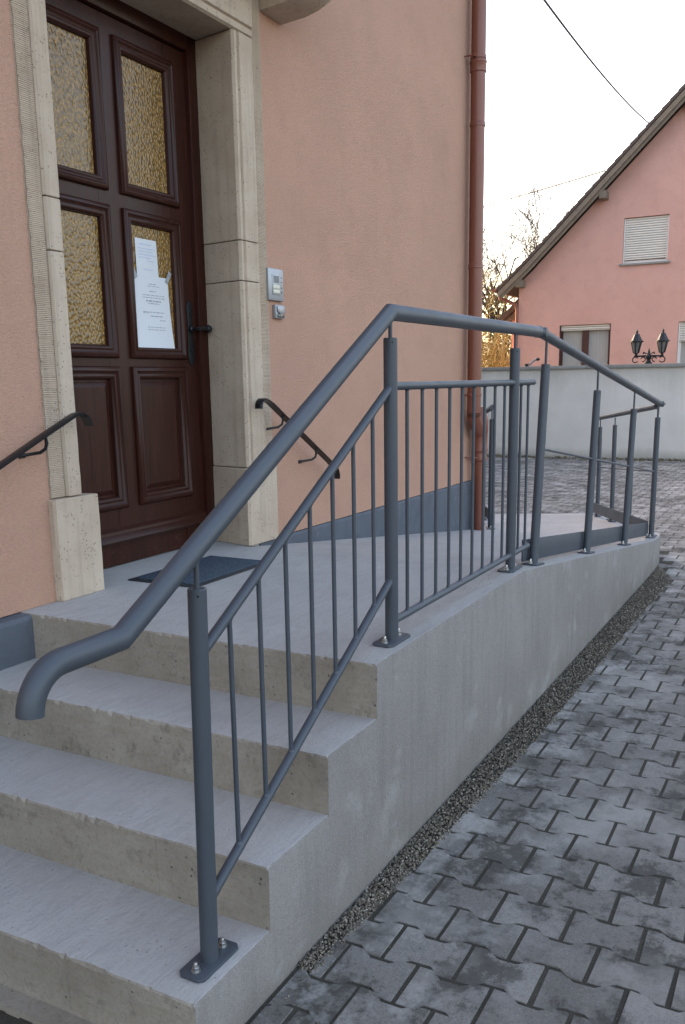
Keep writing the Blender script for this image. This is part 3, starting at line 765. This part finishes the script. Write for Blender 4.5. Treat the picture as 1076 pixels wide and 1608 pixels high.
MB().lathe([(.046, -.006), (.050, -.006), (.050, .008), (.046, .008)], (LX, LY, .19), seg=18).tube([(LX-.055, LY, .19), (LX-.12, -.0, .20)], .006, 8).build('pipe_clamp', M_PIPE, dp)

# ------------------------------------------------------------------ steel railings
PR, HR = .0212, .0243
def base_plate(post, c, ax, mat=M_RAIL):
    ax = Vector(ax).normalized(); ay = Vector((0, 0, 1)).cross(ax).normalized(); az = ax.cross(ay)
    c = Vector(c); L, W_, ch = .078, .036, .012; m = MB()
    pl = [(-L, -W_+ch), (-L+ch, -W_), (L-ch, -W_), (L, -W_+ch), (L, W_-ch), (L-ch, W_), (-L+ch, W_), (-L, W_-ch)]
    vs = [c+ax*u+ay*v for u, v in pl]+[c+ax*u+ay*v+az*.008 for u, v in pl]
    m.add(vs, [tuple(range(8))[::-1], tuple(range(8, 16))]+[(i, (i+1) % 8, 8+(i+1) % 8, 8+i) for i in range(8)])
    m.build('base_plate', M_RAIL, post, bevel=.0012)
    for s_ in (-1, 1):
        b = c+ax*(s_*.052)+az*.008
        MB().lathe([(.0115, 0), (.0115, .002)], b, az, 14).lathe([(.0088, .002), (.0088, .0105), (.0075, .0115)], b, az, 6).lathe([(.0048, .011), (.0048, .020), (.0038, .0215)], b, az, 10).build('anchor_bolt', M_BOLT, post)
def post(rail, base, top, pin_to, plate_ax, pins=1):
    base, top, pin_to = Vector(base), Vector(top), Vector(pin_to); d = (top-base).normalized()
    L = (top-base).length
    p = MB().lathe([(PR, 0), (PR, L-.0025), (PR-.0025, L)], base, d, 24).build('post', M_RAIL, rail, origin=base)
    base_plate(p, base+Vector((0, 0, .0005)), plate_ax)
    if pins == 1: MB().tube([top-d*.01, pin_to], .0062, 12).build('pin', M_RAIL, p)
    else:
        for s_ in (-1, 1): MB().tube([top-d*.01+Vector(plate_ax)*.009*s_, pin_to+Vector(plate_ax)*.028*s_], .0055, 10).build('pin', M_RAIL, p)
    sd_ = Vector((-.75, -.65, 0)).normalized()
    MB().lathe([(.0028, 0), (.0028, .0015)], top-d*.014+sd_*(PR-.001), sd_, 8).build('set_screw', M_DARK, p)
    return p
X1, X2, X3 = -.7622, .2394, 1.4611
sr = thing('stair_railing', (X2, PY, 0), 'dark grey steel railing with vertical bars along the stair and landing edge', 'railing')
def hz_(x): return .335 if x < -1.0 else min(1.019, .335+(x+.996)*.5538)
P1b, P1t = Vector((X1-.010, PY, -3*H)), Vector((X1+.011, PY, .384))
post(sr, P1b, P1t, (X1+.012, PY, .445), (1, 0, 0))
post(sr, (X2, PY, 0), (X2, PY, .9445), (X2, PY, .995), (1, 0, 0))
post(sr, (X3, PY, 0.0), (X3+.004, PY, .9445), (X3+.004, PY, 1.0), (1, 0, 0))
# top handrail with the turned-down end
path = []
cx, cz, r = -1.152, .255, .080
for k in range(0, 10):
    a = rad(180-10*k); path.append((cx+r*math.cos(a), PY, cz+r*math.sin(a)))
path = [(cx-r, PY, .258)]+path[1:]
path += [(-1.12, PY, .335), (-.996, PY, .336), (X2, PY, 1.019), (1.80, PY, 1.024)]
m = MB().tube(path, HR, 28); m.build('handrail', M_RAIL, sr, ang=25)
MB().lathe([(.020, 0), (.0262, .004), (.0262, .018), (.022, .024)], (1.80, PY, 1.024), (1, 0, 0), 20).build('end_cap', M_RAIL, sr)
RR, BR = .0128, .0061
du = lambda x: .262+(x+.702)*.5735
dl = lambda x: -.337+(x+.729)*.5614
MB().tube([(X1+.010, PY, du(X1+.01)), (X2-.008, PY, du(X2-.008))], RR, 16).build('panel_rail', M_RAIL, sr)
MB().tube([(X1+.012, PY, dl(X1+.012)), (X2-.004, PY, dl(X2-.004))], RR, 16).build('panel_rail', M_RAIL, sr)
MB().tube([(X2+.01, PY, .8023), (1.745, PY, .8035)], RR, 16).lathe([(.0128, 0), (.0095, .006), (.003, .009)], (1.745, PY, .8035), (1, 0, 0), 16).build('panel_rail', M_RAIL, sr)
MB().tube([(X2+.01, PY, .0643), (1.715, PY, .0643)], RR, 16).build('panel_rail', M_RAIL, sr)
def bar(x, z0, z1):
    m = MB().tube([(x, PY, z0), (x, PY, z1)], BR, 12)
    m.lathe([(.0095, 0), (BR, .006)], (x, PY, z0+.010), seg=12); m.lathe([(.0095, 0), (BR, .006)], (x, PY, z1-.010), (0, 0, -1), 12)
    m.build('baluster', M_RAIL, sr)
for k in range(1, 8): x = lerp(X1, X2, k/8); bar(x, dl(x), du(x))
for k in range(1, 10): x = lerp(X2, X3, k/10); bar(x, .0643, .8027)
for x in (1.563, 1.668): bar(x, .0643, .8030)

# outer ramp railing: four leaning posts, then the bend and three more
rr = thing('ramp_railing', (3.4, PY, -.3), 'dark grey steel railing with leaning posts and kick plates along the outer ramp edge', 'railing')
lean = Vector((.124, 0, .992)).normalized()
hrz = lambda x: 1.022-.1222*(x-1.843)
pb = [(1.820, PY, -.046), (2.905, PY, -.182), (4.035, PY, -.323), (5.110, -1.412, -.4575)]
pb = [(x, y, ramp_z(x)+.001 if x < 5 else -.437) for (x, y, z) in pb]
for i, b in enumerate(pb):
    b = Vector(b); L = .935
    tp = b+lean*L if i < 3 else b+Vector((.02, 0, .945))
    ht = Vector((tp.x+.004, PY if i < 3 else -1.412, hrz(tp.x)-.012))
    post(rr, b, tp, ht, Vector((1, 0, -.125)).normalized() if i < 3 else (1, 0, 0), 1 if i < 3 else 2)
EX = 5.215
m = MB().tube([(1.845, PY, hrz(1.845)), (EX, PY-.002, hrz(EX))], HR*.94, 24); m.build('handrail', M_RAIL, rr)
MB().lathe([(.010, -.030), (.020, -.028), (.0225, -.025), (.0225, .025), (.020, .028), (.010, .030)], (1.838, PY, 1.023), (0, 1, 0), 18).build('knuckle', M_RAIL, rr)
MB().lathe([(.010, -.030), (.023, -.026), (.023, .026), (.010, .030)], (EX+.012, PY-.002, hrz(EX+.012)), (0, 1, 0), 18).lathe([(.009, 0), (.009, .004)], (EX+.012, PY-.036, hrz(EX+.012)), (0, -1, 0), 12).build('knuckle', M_RAIL, rr)
MB().tube([(1.86, PY, .500), (5.12, PY-.001, .086)], .0062, 10).build('mid_bar', M_RAIL, rr)
def kick(a, b, z0a, z0b, h, off):
    a, b = Vector(a), Vector(b); d = (b-a).normalized(); n = Vector((-d.y, d.x, 0))*off; m = MB(); w = Vector((-d.y, d.x, 0))*.004
    vs = [a+n-w+Vector((0, 0, z0a)), b+n-w+Vector((0, 0, z0b)), b+n-w+Vector((0, 0, z0b+h)), a+n-w+Vector((0, 0, z0a+h)),
          a+n+w+Vector((0, 0, z0a)), b+n+w+Vector((0, 0, z0b)), b+n+w+Vector((0, 0, z0b+h)), a+n+w+Vector((0, 0, z0a+h))]
    m.add(vs, [(0, 1, 2, 3), (7, 6, 5, 4), (0, 4, 5, 1), (1, 5, 6, 2), (2, 6, 7, 3), (3, 7, 4, 0)]); return m.build('kick_plate', M_RAIL, rr, bevel=.0015)
kick((1.735, PY, 0), (5.08, PY, 0), ramp_z(1.735)+.016, ramp_z(5.08)+.030, .105, .030)
Q = [Vector((5.110, -1.412, -.437)), Vector((5.92, -1.085, -.505)), Vector((6.63, -.790, -.56)), Vector((7.30, -.505, -.615))]
for p in Q[1:]: post(rr, p, p+Vector((.03, .012, .93)), p+Vector((.03, .012, 1.0)), D2)
dq = (Q[3]-Q[0]).normalized()
MB().tube([Q[0]+Vector((.06, .02, 1.028)), Q[3]+dq*.14+Vector((0, 0, 1.025))], HR*.9, 22).build('handrail', M_RAIL, rr)
MB().tube([Q[0]+Vector((0, 0, .525)), Q[3]+Vector((.015, .006, .51))], .0062, 10).build('mid_bar', M_RAIL, rr)
kick(Q[0].xy.to_3d(), (Q[3]+dq*.12).xy.to_3d(), Q[0].z+.025, Q[3].z+.02, .105, .030)

ir = thing('inner_ramp_railing', (5.05, -.09, -.44), 'dark grey inner ramp railing seen edge-on right behind the brown downpipe', 'railing')
I0 = Vector((5.03, -.095, -.437)); di = Vector((math.cos(rad(23)), math.sin(rad(23)), -.075))
for k in range(3):
    b = I0+di*(.98*k); post(ir, b, b+Vector((0, 0, .93)), b+Vector((0, 0, 1.0)), D2)
MB().tube([I0-di*.03+Vector((0, 0, 1.025)), I0+di*2.15+Vector((0, 0, 1.025))], HR*.9, 22).build('handrail', M_RAIL, ir)
MB().tube([I0+Vector((0, 0, .52)), I0+di*2.0+Vector((0, 0, .52))], .0062, 10).build('mid_bar', M_RAIL, ir)
m = MB(); dn = Vector((-di.y, di.x, 0)).normalized()
m.obox(I0+di*1.0+Vector((0, 0, .075))+dn*-.03, Vector((di.x, di.y, di.z)).normalized(), dn, Vector((0, 0, 1)), 1.04, .004, .052); m.build('kick_plate', M_RAIL, ir)

# ------------------------------------------------------------------ yard wall, lantern, fitting
yw = thing('yard_wall', (15.13, .5, GZ), 'pale stained concrete boundary wall across the yard', 'wall')
MB().box(15.0, 15.26, -9, 5.495, -.76, .985).build('wall_body', M_YARD, yw, smooth=False)
for i in range(8): MB().box(14.965, 15.295, -10.52+i*2+.004, -10.52+(i+1)*2-.004, .987, 1.053+.004*nz(i*1.7)).build('coping_slab', M_COPING, yw, bevel=.008)
m = MB(); 
for i in range(900):
    y = rng.uniform(-4, 5.4); x = 14.99-abs(rng.normal(0, .16)); s_ = rng.uniform(.015, .05); a = rng.uniform(0, 3.1)
    m.add([(x-s_*math.cos(a), y-s_*math.sin(a), -.683), (x+s_*.5, y, -.682), (x, y+s_*.6, -.655+rng.uniform(0, .03)), (x-s_*.3, y+s_*.2, -.68)], [(0, 1, 2), (0, 2, 3)])
m.build('moss_and_litter', simple('dry_moss', (.10, .085, .045), .95, var=.5, nscale=4), label='brown moss and leaf litter along the foot of the yard wall', cat='moss', kind='stuff', smooth=False)

lp = thing('twin_lantern', (15.13, .39, 1.053), 'black double-headed ornamental lantern on top of the yard wall', 'lantern')
cyl = 15.13
m = MB().lathe([(.07, 0), (.07, .015), (.05, .03), (.03, .07), (.05, .10), (.055, .13), (.03, .18), (.022, .22), (.012, .25), (.003, .285)], (cyl, .39, 1.053), seg=14); m.build('centre_finial', M_BLACK, lp)
for s_ in (-1, 1):
    m = MB(); y0 = .39
    m.tube([(cyl, y0, 1.20), (cyl, y0+.26*s_, 1.19)], .016, 8)
    m.tube([(cyl, y0+(.235+.05*math.cos(a)*1)*s_, 1.130+.05*math.sin(a)) for a in np.linspace(2.6, -2.6, 12)], .011, 6)
    m.tube([(cyl, y0+(.10+.04*math.cos(a))*s_, 1.135+.04*math.sin(a)) for a in np.linspace(.2, 5.0, 12)], .010, 6)
    m.tube([(cyl, y0+.04*s_, 1.235), (cyl, y0+.09*s_, 1.26), (cyl, y0+.10*s_, 1.23)], .012, 6)
    m.build('scroll_arm', M_BLACK, lp)
    yy = y0+.228*s_
    ln = MB().lathe([(.02, 1.18), (.035, 1.205), (.022, 1.225), (.045, 1.25)], (cyl, yy, 0), seg=10)
    for k in range(6):
        a = 2*math.pi*k/6; a2 = 2*math.pi*(k+1)/6
        ln.tube([(cyl+.05*math.cos(a), yy+.05*math.sin(a), 1.25), (cyl+.098*math.cos(a), yy+.098*math.sin(a), 1.45)], .009, 6)
    ln.lathe([(.098, 1.44), (.128, 1.448), (.128, 1.462), (.10, 1.475), (.055, 1.57), (.05, 1.585), (.025, 1.60), (.02, 1.612), (.028, 1.63), (.012, 1.655), (.003, 1.672)], (cyl, yy, 0), seg=6)
    ln = ln.build('lantern_head', M_BLACK, lp, ang=20)
    MB().lathe([(.045, 1.25), (.092, 1.445)], (cyl, yy, 0), seg=6).build('lantern_glass', M_LGLASS, ln, smooth=False)
ft = thing('bent_fitting', (15.1, 2.55, 1.053), 'small bent grey metal fitting on the yard wall coping left of the window', 'fitting')
MB().lathe([(.035, 0), (.035, .03), (.045, .035), (.045, .05), (.02, .055)], (15.1, 2.655, 1.053), seg=12).build('cap', M_BLACK, ft)
MB().tube([(15.1, 2.585, 1.053), (15.1, 2.585, 1.09), (15.1, 2.55, 1.13), (15.1, 2.50, 1.175), (15.1, 2.45, 1.19)], .020, 10).build('bent_arm', M_ALU, ft)
MB().lathe([(.018, 0), (.03, .01), (.026, .05), (.01, .07)], (15.1, 2.47, 1.182), (0, -.95, .1), 10).build('nozzle', M_BLACK, ft)

# ------------------------------------------------------------------ neighbouring house
nh = thing('neighbour_house', (25, -.6, GZ), 'pink gabled house with dark eaves and white shutters beyond the yard wall', 'house')
GX = 20.0; GYL, GYR, RYC = 4.375, -5.6, -.62
def roof_top(Y):
    d = abs(Y-RYC)
    k = abs(4.07-RYC)
    return 6.92-(d-abs(.75-RYC))*.983 if d < k else 3.655-(d-k)*.88
# gable wall with three real window openings
wins = [(.925, 1.925, 3.405, 4.41), (2.12, 3.345, .86, 2.075), (-.55, .605, .86, 2.05)]
def gable_z(Y): return roof_top(Y)-.28
m = MB(); ys = sorted({GYL, GYR, RYC, *[w[0] for w in wins], *[w[1] for w in wins], 4.07})
for a, b in zip(ys[:-1], ys[1:]):
    mid = (a+b)/2; cuts = sorted([(w[2], w[3]) for w in wins if w[0] <= mid <= w[1]]); z = -.76
    for (c0, c1) in cuts: m.box(GX, GX+.32, a, b, z, c0); z = c1
    m.prism([(a, z), (b, z), (b, gable_z(b)), (a, gable_z(a))], 0, GX, GX+.32)
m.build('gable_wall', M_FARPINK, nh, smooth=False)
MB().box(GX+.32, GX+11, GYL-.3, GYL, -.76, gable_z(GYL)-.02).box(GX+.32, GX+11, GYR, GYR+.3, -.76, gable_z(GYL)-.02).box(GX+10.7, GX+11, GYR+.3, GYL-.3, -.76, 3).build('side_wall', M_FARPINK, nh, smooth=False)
MB().prism([(GYR+.4, -.7), (GYL-.4, -.7), (GYL-.4, 3.2), (RYC, 7.3), (GYR+.4, 3.2)], 0, GX+.9, GX+.95).build('dark_room_screen', M_DARK, nh, smooth=False)  # thin near-black sheet, darkness of the unlit rooms put into its colour
prof = [(4.80, roof_top(4.80)), (4.07, roof_top(4.07)), (RYC, roof_top(RYC)), (2*RYC-4.07, roof_top(4.07)), (2*RYC-4.80, roof_top(4.80))]
X0 = GX-.32
m = MB(); m.prism(prof+[(y, z-.10) for y, z in prof[::-1]], 0, X0, GX+11.3)
rf = m.build('roof', M_TILE, nh, smooth=False)
def rake(y0, y1, t0, t1, xa, xb, name, mat):
    m = MB(); n = 16
    pr = [lerp(y0, y1, i/n) for i in range(n+1)]
    m.prism([(y, roof_top(y)-t0) for y in pr]+[(y, roof_top(y)-t1) for y in pr[::-1]], 0, xa, xb); return m.build(name, mat, rf, smooth=False)
for s_ in (1, -1):
    f = (lambda y: y) if s_ > 0 else (lambda y: 2*RYC-y)
    m = MB(); nt = 34
    for k in range(nt):
        ya, yb = f(lerp(4.86, RYC, k/nt)), f(lerp(4.86, RYC, (k+1.12)/nt)); ya2, yb2 = (ya, yb) if k < nt-1 else (ya, f(RYC))
        za, zb_ = roof_top(ya2)+.040, roof_top(yb2)+.012
        m.prism([(ya2, za), (yb2, zb_), (yb2, zb_-.085), (ya2, za-.10)], 0, X0-.036-.004*(k % 2), X0-.004)
    m.build('verge_tile_edge', M_TILE, rf, kind='stuff', smooth=False)
    rake(f(4.80), f(RYC), .092, .235, X0-.028, X0+.01, 'barge_board', M_ROOFWOOD)
    rake(f(4.74), f(RYC), .236, .33, X0+.012, X0+.045, 'lower_barge_board', M_ROOFWOOD)
    rake(f(4.72), f(RYC), .12, .15, X0+.046, GX+.01, 'soffit_boards', M_ROOFWOOD)
for (y, z) in ((2.37, roof_top(2.37)-.47), (4.30, roof_top(4.30)-.43), (.6, roof_top(.6)-.47)):
    MB().box(X0+.02, GX+.2, y-.085, y+.085, z-.02, z+.16).build('purlin_end', M_ROOFWOOD, nh, bevel=.015)
# gutter and its swan-neck pipe at the left eave
m = MB()
for (x0, x1) in ((X0-.06, GX+11.2),):
    n = 10
    for x in (x0, x1):
        for k in range(n+1): a = math.pi*k/n; m.v.append((x, 4.90+.075*math.cos(a), 2.99-.075*math.sin(a)))
    for k in range(n): m.f.append((k, k+1, n+1+k+1, n+1+k)); m.m.append(0)
    m.f.append(tuple(range(n+1))); m.m.append(0)
m.build('eave_gutter', M_PIPE, nh)
MB().tube([(GX-.06, 4.86, 2.93), (GX-.06, 4.84, 2.78), (GX-.06, 4.62, 2.70), (GX-.06, 4.44, 2.62), (GX-.06, 4.40, 2.50), (GX-.06, 4.40, -.7)], .042, 10).build('eave_downpipe', M_PIPE, nh)
def slats(y0, y1, z0, z1, x, pitch, name, par):
    m = MB(); z = z1
    while z > z0+.001:
        zb = max(z0, z-pitch); m.prism([(x+.02, zb+.006), (x, zb+.010), (x-.007, (z+zb)/2), (x, z-.003), (x+.02, z)], 1, y0, y1); z -= pitch
    return m.build(name, M_SHUTTER, par, kind='stuff', smooth=False)
def window(w, shutter_to, frame_mat, mull, curtain):
    y0, y1, z0, z1 = w; xf = GX+.10; g = .004
    fr = MB(); fw = .06; y0 += g; y1 -= g; z0 += g; z1 -= g
    fr.box(xf, xf+.08, y0, y0+fw, z0, z1).box(xf, xf+.08, y1-fw, y1, z0, z1).box(xf, xf+.08, y0+fw+.001, y1-fw-.001, z0, z0+fw).box(xf, xf+.08, y0+fw+.001, y1-fw-.001, z1-fw, z1)
    ym = (y0+y1)/2
    if mull: fr.box(xf-.01, xf+.08, ym-.075, ym+.075, z0+fw+.001, z1-fw-.001)
    wd = fr.build('window', frame_mat, nh, smooth=False)
    MB().box(xf+.05, xf+.056, y0+fw, y1-fw, z0+fw, z1-fw).build('pane', M_DARKGLASS if not curtain else M_CURTAIN, wd, smooth=False)
    slats(y0+.03, y1-.03, shutter_to, z1-.005, xf-.045, .052, 'roller_shutter', wd)
    for ya in (y0+.002, y1-.028): MB().box(GX+.045, xf-.02, ya, ya+.026, z0, z1-.003).build('shutter_rail', frame_mat, wd, smooth=False)
    MB().box(GX-.05, GX+.1, y0-.07, y1+.07, z0-.055, z0-.008).build('sill', M_COPING, wd, bevel=.006)
window(wins[0], wins[0][2]+.07, M_WHITE, False, False)
window(wins[1], 1.935, M_BROWNFR, True, True)
window(wins[2], 1.60, M_WHITE, True, True)
# low side annex
MB().box(GX+.5, GX+3, GYL+.002, 4.70, -.76, 2.30).build('annex_wall', M_FARPINK, nh, smooth=False)
m = MB(); m.prism([(4.385, 2.80), (5.05, 2.30), (5.05, 2.18), (4.385, 2.64)], 0, GX+.25, GX+3.2); m.build('annex_roof', M_TILE, nh, smooth=False)
m = MB(); m.prism([(4.385, 2.63), (4.95, 2.235), (4.95, 2.19), (4.70, 2.30), (4.385, 2.302)], 0, GX+.42, GX+.48); m.build('annex_verge_board', M_ROOFWOOD, nh, smooth=False)

# overhead cables
def cable(a, b, r, sag, mat, label):
    a, b = Vector(a), Vector(b); n = 24
    MB().tube([a.lerp(b, i/n)-Vector((0, 0, sag*4*(i/n)*(1-i/n))) for i in range(n+1)], r, 6, caps=False).build('overhead_cable', mat, label=label, cat='cable', group='overhead cables crossing the sky')

cable((20.6, 1.574, 6.52), (4.96, .3, 4.66), .014, .16, M_CABLE, 'thick dark cable rising from the neighbour roof towards the top of the picture')
cable((20.6, 2.54, 5.618), (35.152, 16.645, 6.99), .019, .05, M_CABLE, 'thin grey wire running left from the neighbour roof low across the sky')
# ------------------------------------------------------------------ trees and shrubs beyond the wall
def branch(m, p, d, L, r, depth, rnd, spread=.6, up=.15, seg=4, droop=0):
    pts = [p]; rs = [r]; q = p.copy(); dd = d.copy(); n = 4 if depth > 1 else 3
    for i in range(n):
        dd = (dd+Vector((rnd.uniform(-1, 1), rnd.uniform(-1, 1), rnd.uniform(-1, 1)))*.22+Vector((0, 0, up*.3-droop*(i/n)))).normalized()
        q = q+dd*(L/n); pts.append(q.copy()); rs.append(max(.0062, r*(1-.62*(i+1)/n)))
    m.tube(pts, rs, 5 if r > .03 else 3, caps=False)
    if depth > 0:
        for k in range(rnd.randint(3, 4)):
            t = rnd.uniform(.35, 1); i = min(n-1, int(t*n)); s = pts[i].lerp(pts[i+1], t*n-i)
            nd = (dd+Vector((rnd.uniform(-1, 1), rnd.uniform(-1, 1), rnd.uniform(-.7, 1)))*spread*1.5).normalized()
            branch(m, s, nd, L*rnd.uniform(.5, .78), rs[i]*.62, depth-1, rnd, spread, up, seg, droop)
rnd = random.Random(11)
tr = thing('bare_tree', (24.5, 6.5, GZ), 'leafless tree with thin forking branches beside the pink gable', 'tree')
MB().tube([(24.5, 6.5, GZ-.05), (24.52, 6.53, .6), (24.46, 6.45, 1.7), (24.5, 6.42, 2.5)], [.16, .14, .12, .11], 10).build('trunk', M_BARK, tr)
m = MB()
for (dy, dz, L) in ((.5, 1, 2.0), (-.15, 1, 2.2), (-.8, .85, 2.3), (-1.0, .7, 2.3), (.9, .55, 1.8), (-.5, 1.0, 2.1), (.1, .8, 1.6), (1.2, .3, 1.4), (-.3, .6, 1.6), (-1.4, .8, 1.9), (.3, .5, 1.5), (-.9, .35, 1.7), (.7, .9, 1.8)):
    branch(m, Vector((24.5, 6.42, rnd.uniform(2.1, 2.5))), Vector((rnd.uniform(-.5, .5), dy, dz)).normalized(), L, .055, 4, rnd, .55, .10)
m.build('crown', M_BARK, tr, smooth=False)
def leaves(name, pts, s0, s1, mat, parent, **kw):
    m = MB()
    for p in pts:
        p = Vector(p); a = Vector(rng.normal(size=3)).normalized(); b = a.cross(Vector(rng.normal(size=3))).normalized(); s_ = rng.uniform(s0, s1)
        m.add([p-a*s_, p+b*s_*.55, p+a*s_, p-b*s_*.55], [(0, 1, 2, 3)])
    return m.build(name, mat, parent, smooth=False, kind='stuff', **kw)
pts = []
for k in range(1500):
    z = rng.uniform(1.2, 3.55); w = .13+.16*abs(nz(z*2.6, 3))+.05; pts.append((24.5+rng.normal(0, w), 6.44+.06*math.sin(z*3)+rng.normal(0, w), z))
leaves('ivy', pts, .03, .07, M_IVY, tr)
ys_ = thing('golden_shrub', (22.2, 5.75, GZ), 'golden yellow stemmed shrub between the two houses behind the wall', 'shrub')
m = MB(); rnd = random.Random(4)
for k in range(70):
    b = Vector((22.2+rnd.uniform(-.3, .3), 5.72+rnd.uniform(-.32, .5), GZ)); d = Vector((rnd.uniform(-.25, .25), rnd.uniform(-.22, .22), 1)).normalized()
    branch(m, b, d, rnd.uniform(1.6, 2.5), .016, 1, rnd, .45, .22, 3)
m.build('stems', M_TWIG, ys_, smooth=False)
m = MB(); rnd = random.Random(9)
for k in range(26):
    b = Vector((22.4+rnd.uniform(-.3, .3), 5.8+rnd.uniform(-.4, .6), rnd.uniform(1.6, 2.9))); branch(m, b, Vector((rnd.uniform(-.4, .4), rnd.uniform(-1, 1), rnd.uniform(-.4, .8))).normalized(), rnd.uniform(.5, .9), .010, 2, rnd, .6, 0, 3)
m.build('side_twigs', M_TWIG, ys_, smooth=False)
hd = thing('evergreen_bush', (23.6, 6.6, GZ), 'dark evergreen bush low behind the yard wall beside the golden shrub', 'bush')
pts = []
for k in range(6000):
    y = rng.uniform(5.6, 8.5); z = rng.uniform(-.6, 2.0+.5*nz(y*1.8, 2)); pts.append((23.6+rng.normal(0, .3), y, z))
leaves('foliage', pts, .03, .075, M_HEDGE, hd)
MB().tube([(23.6, 6.6, GZ-.05), (23.6, 6.6, .6)], [.06, .04], 8).build('stem', M_BARK, hd)
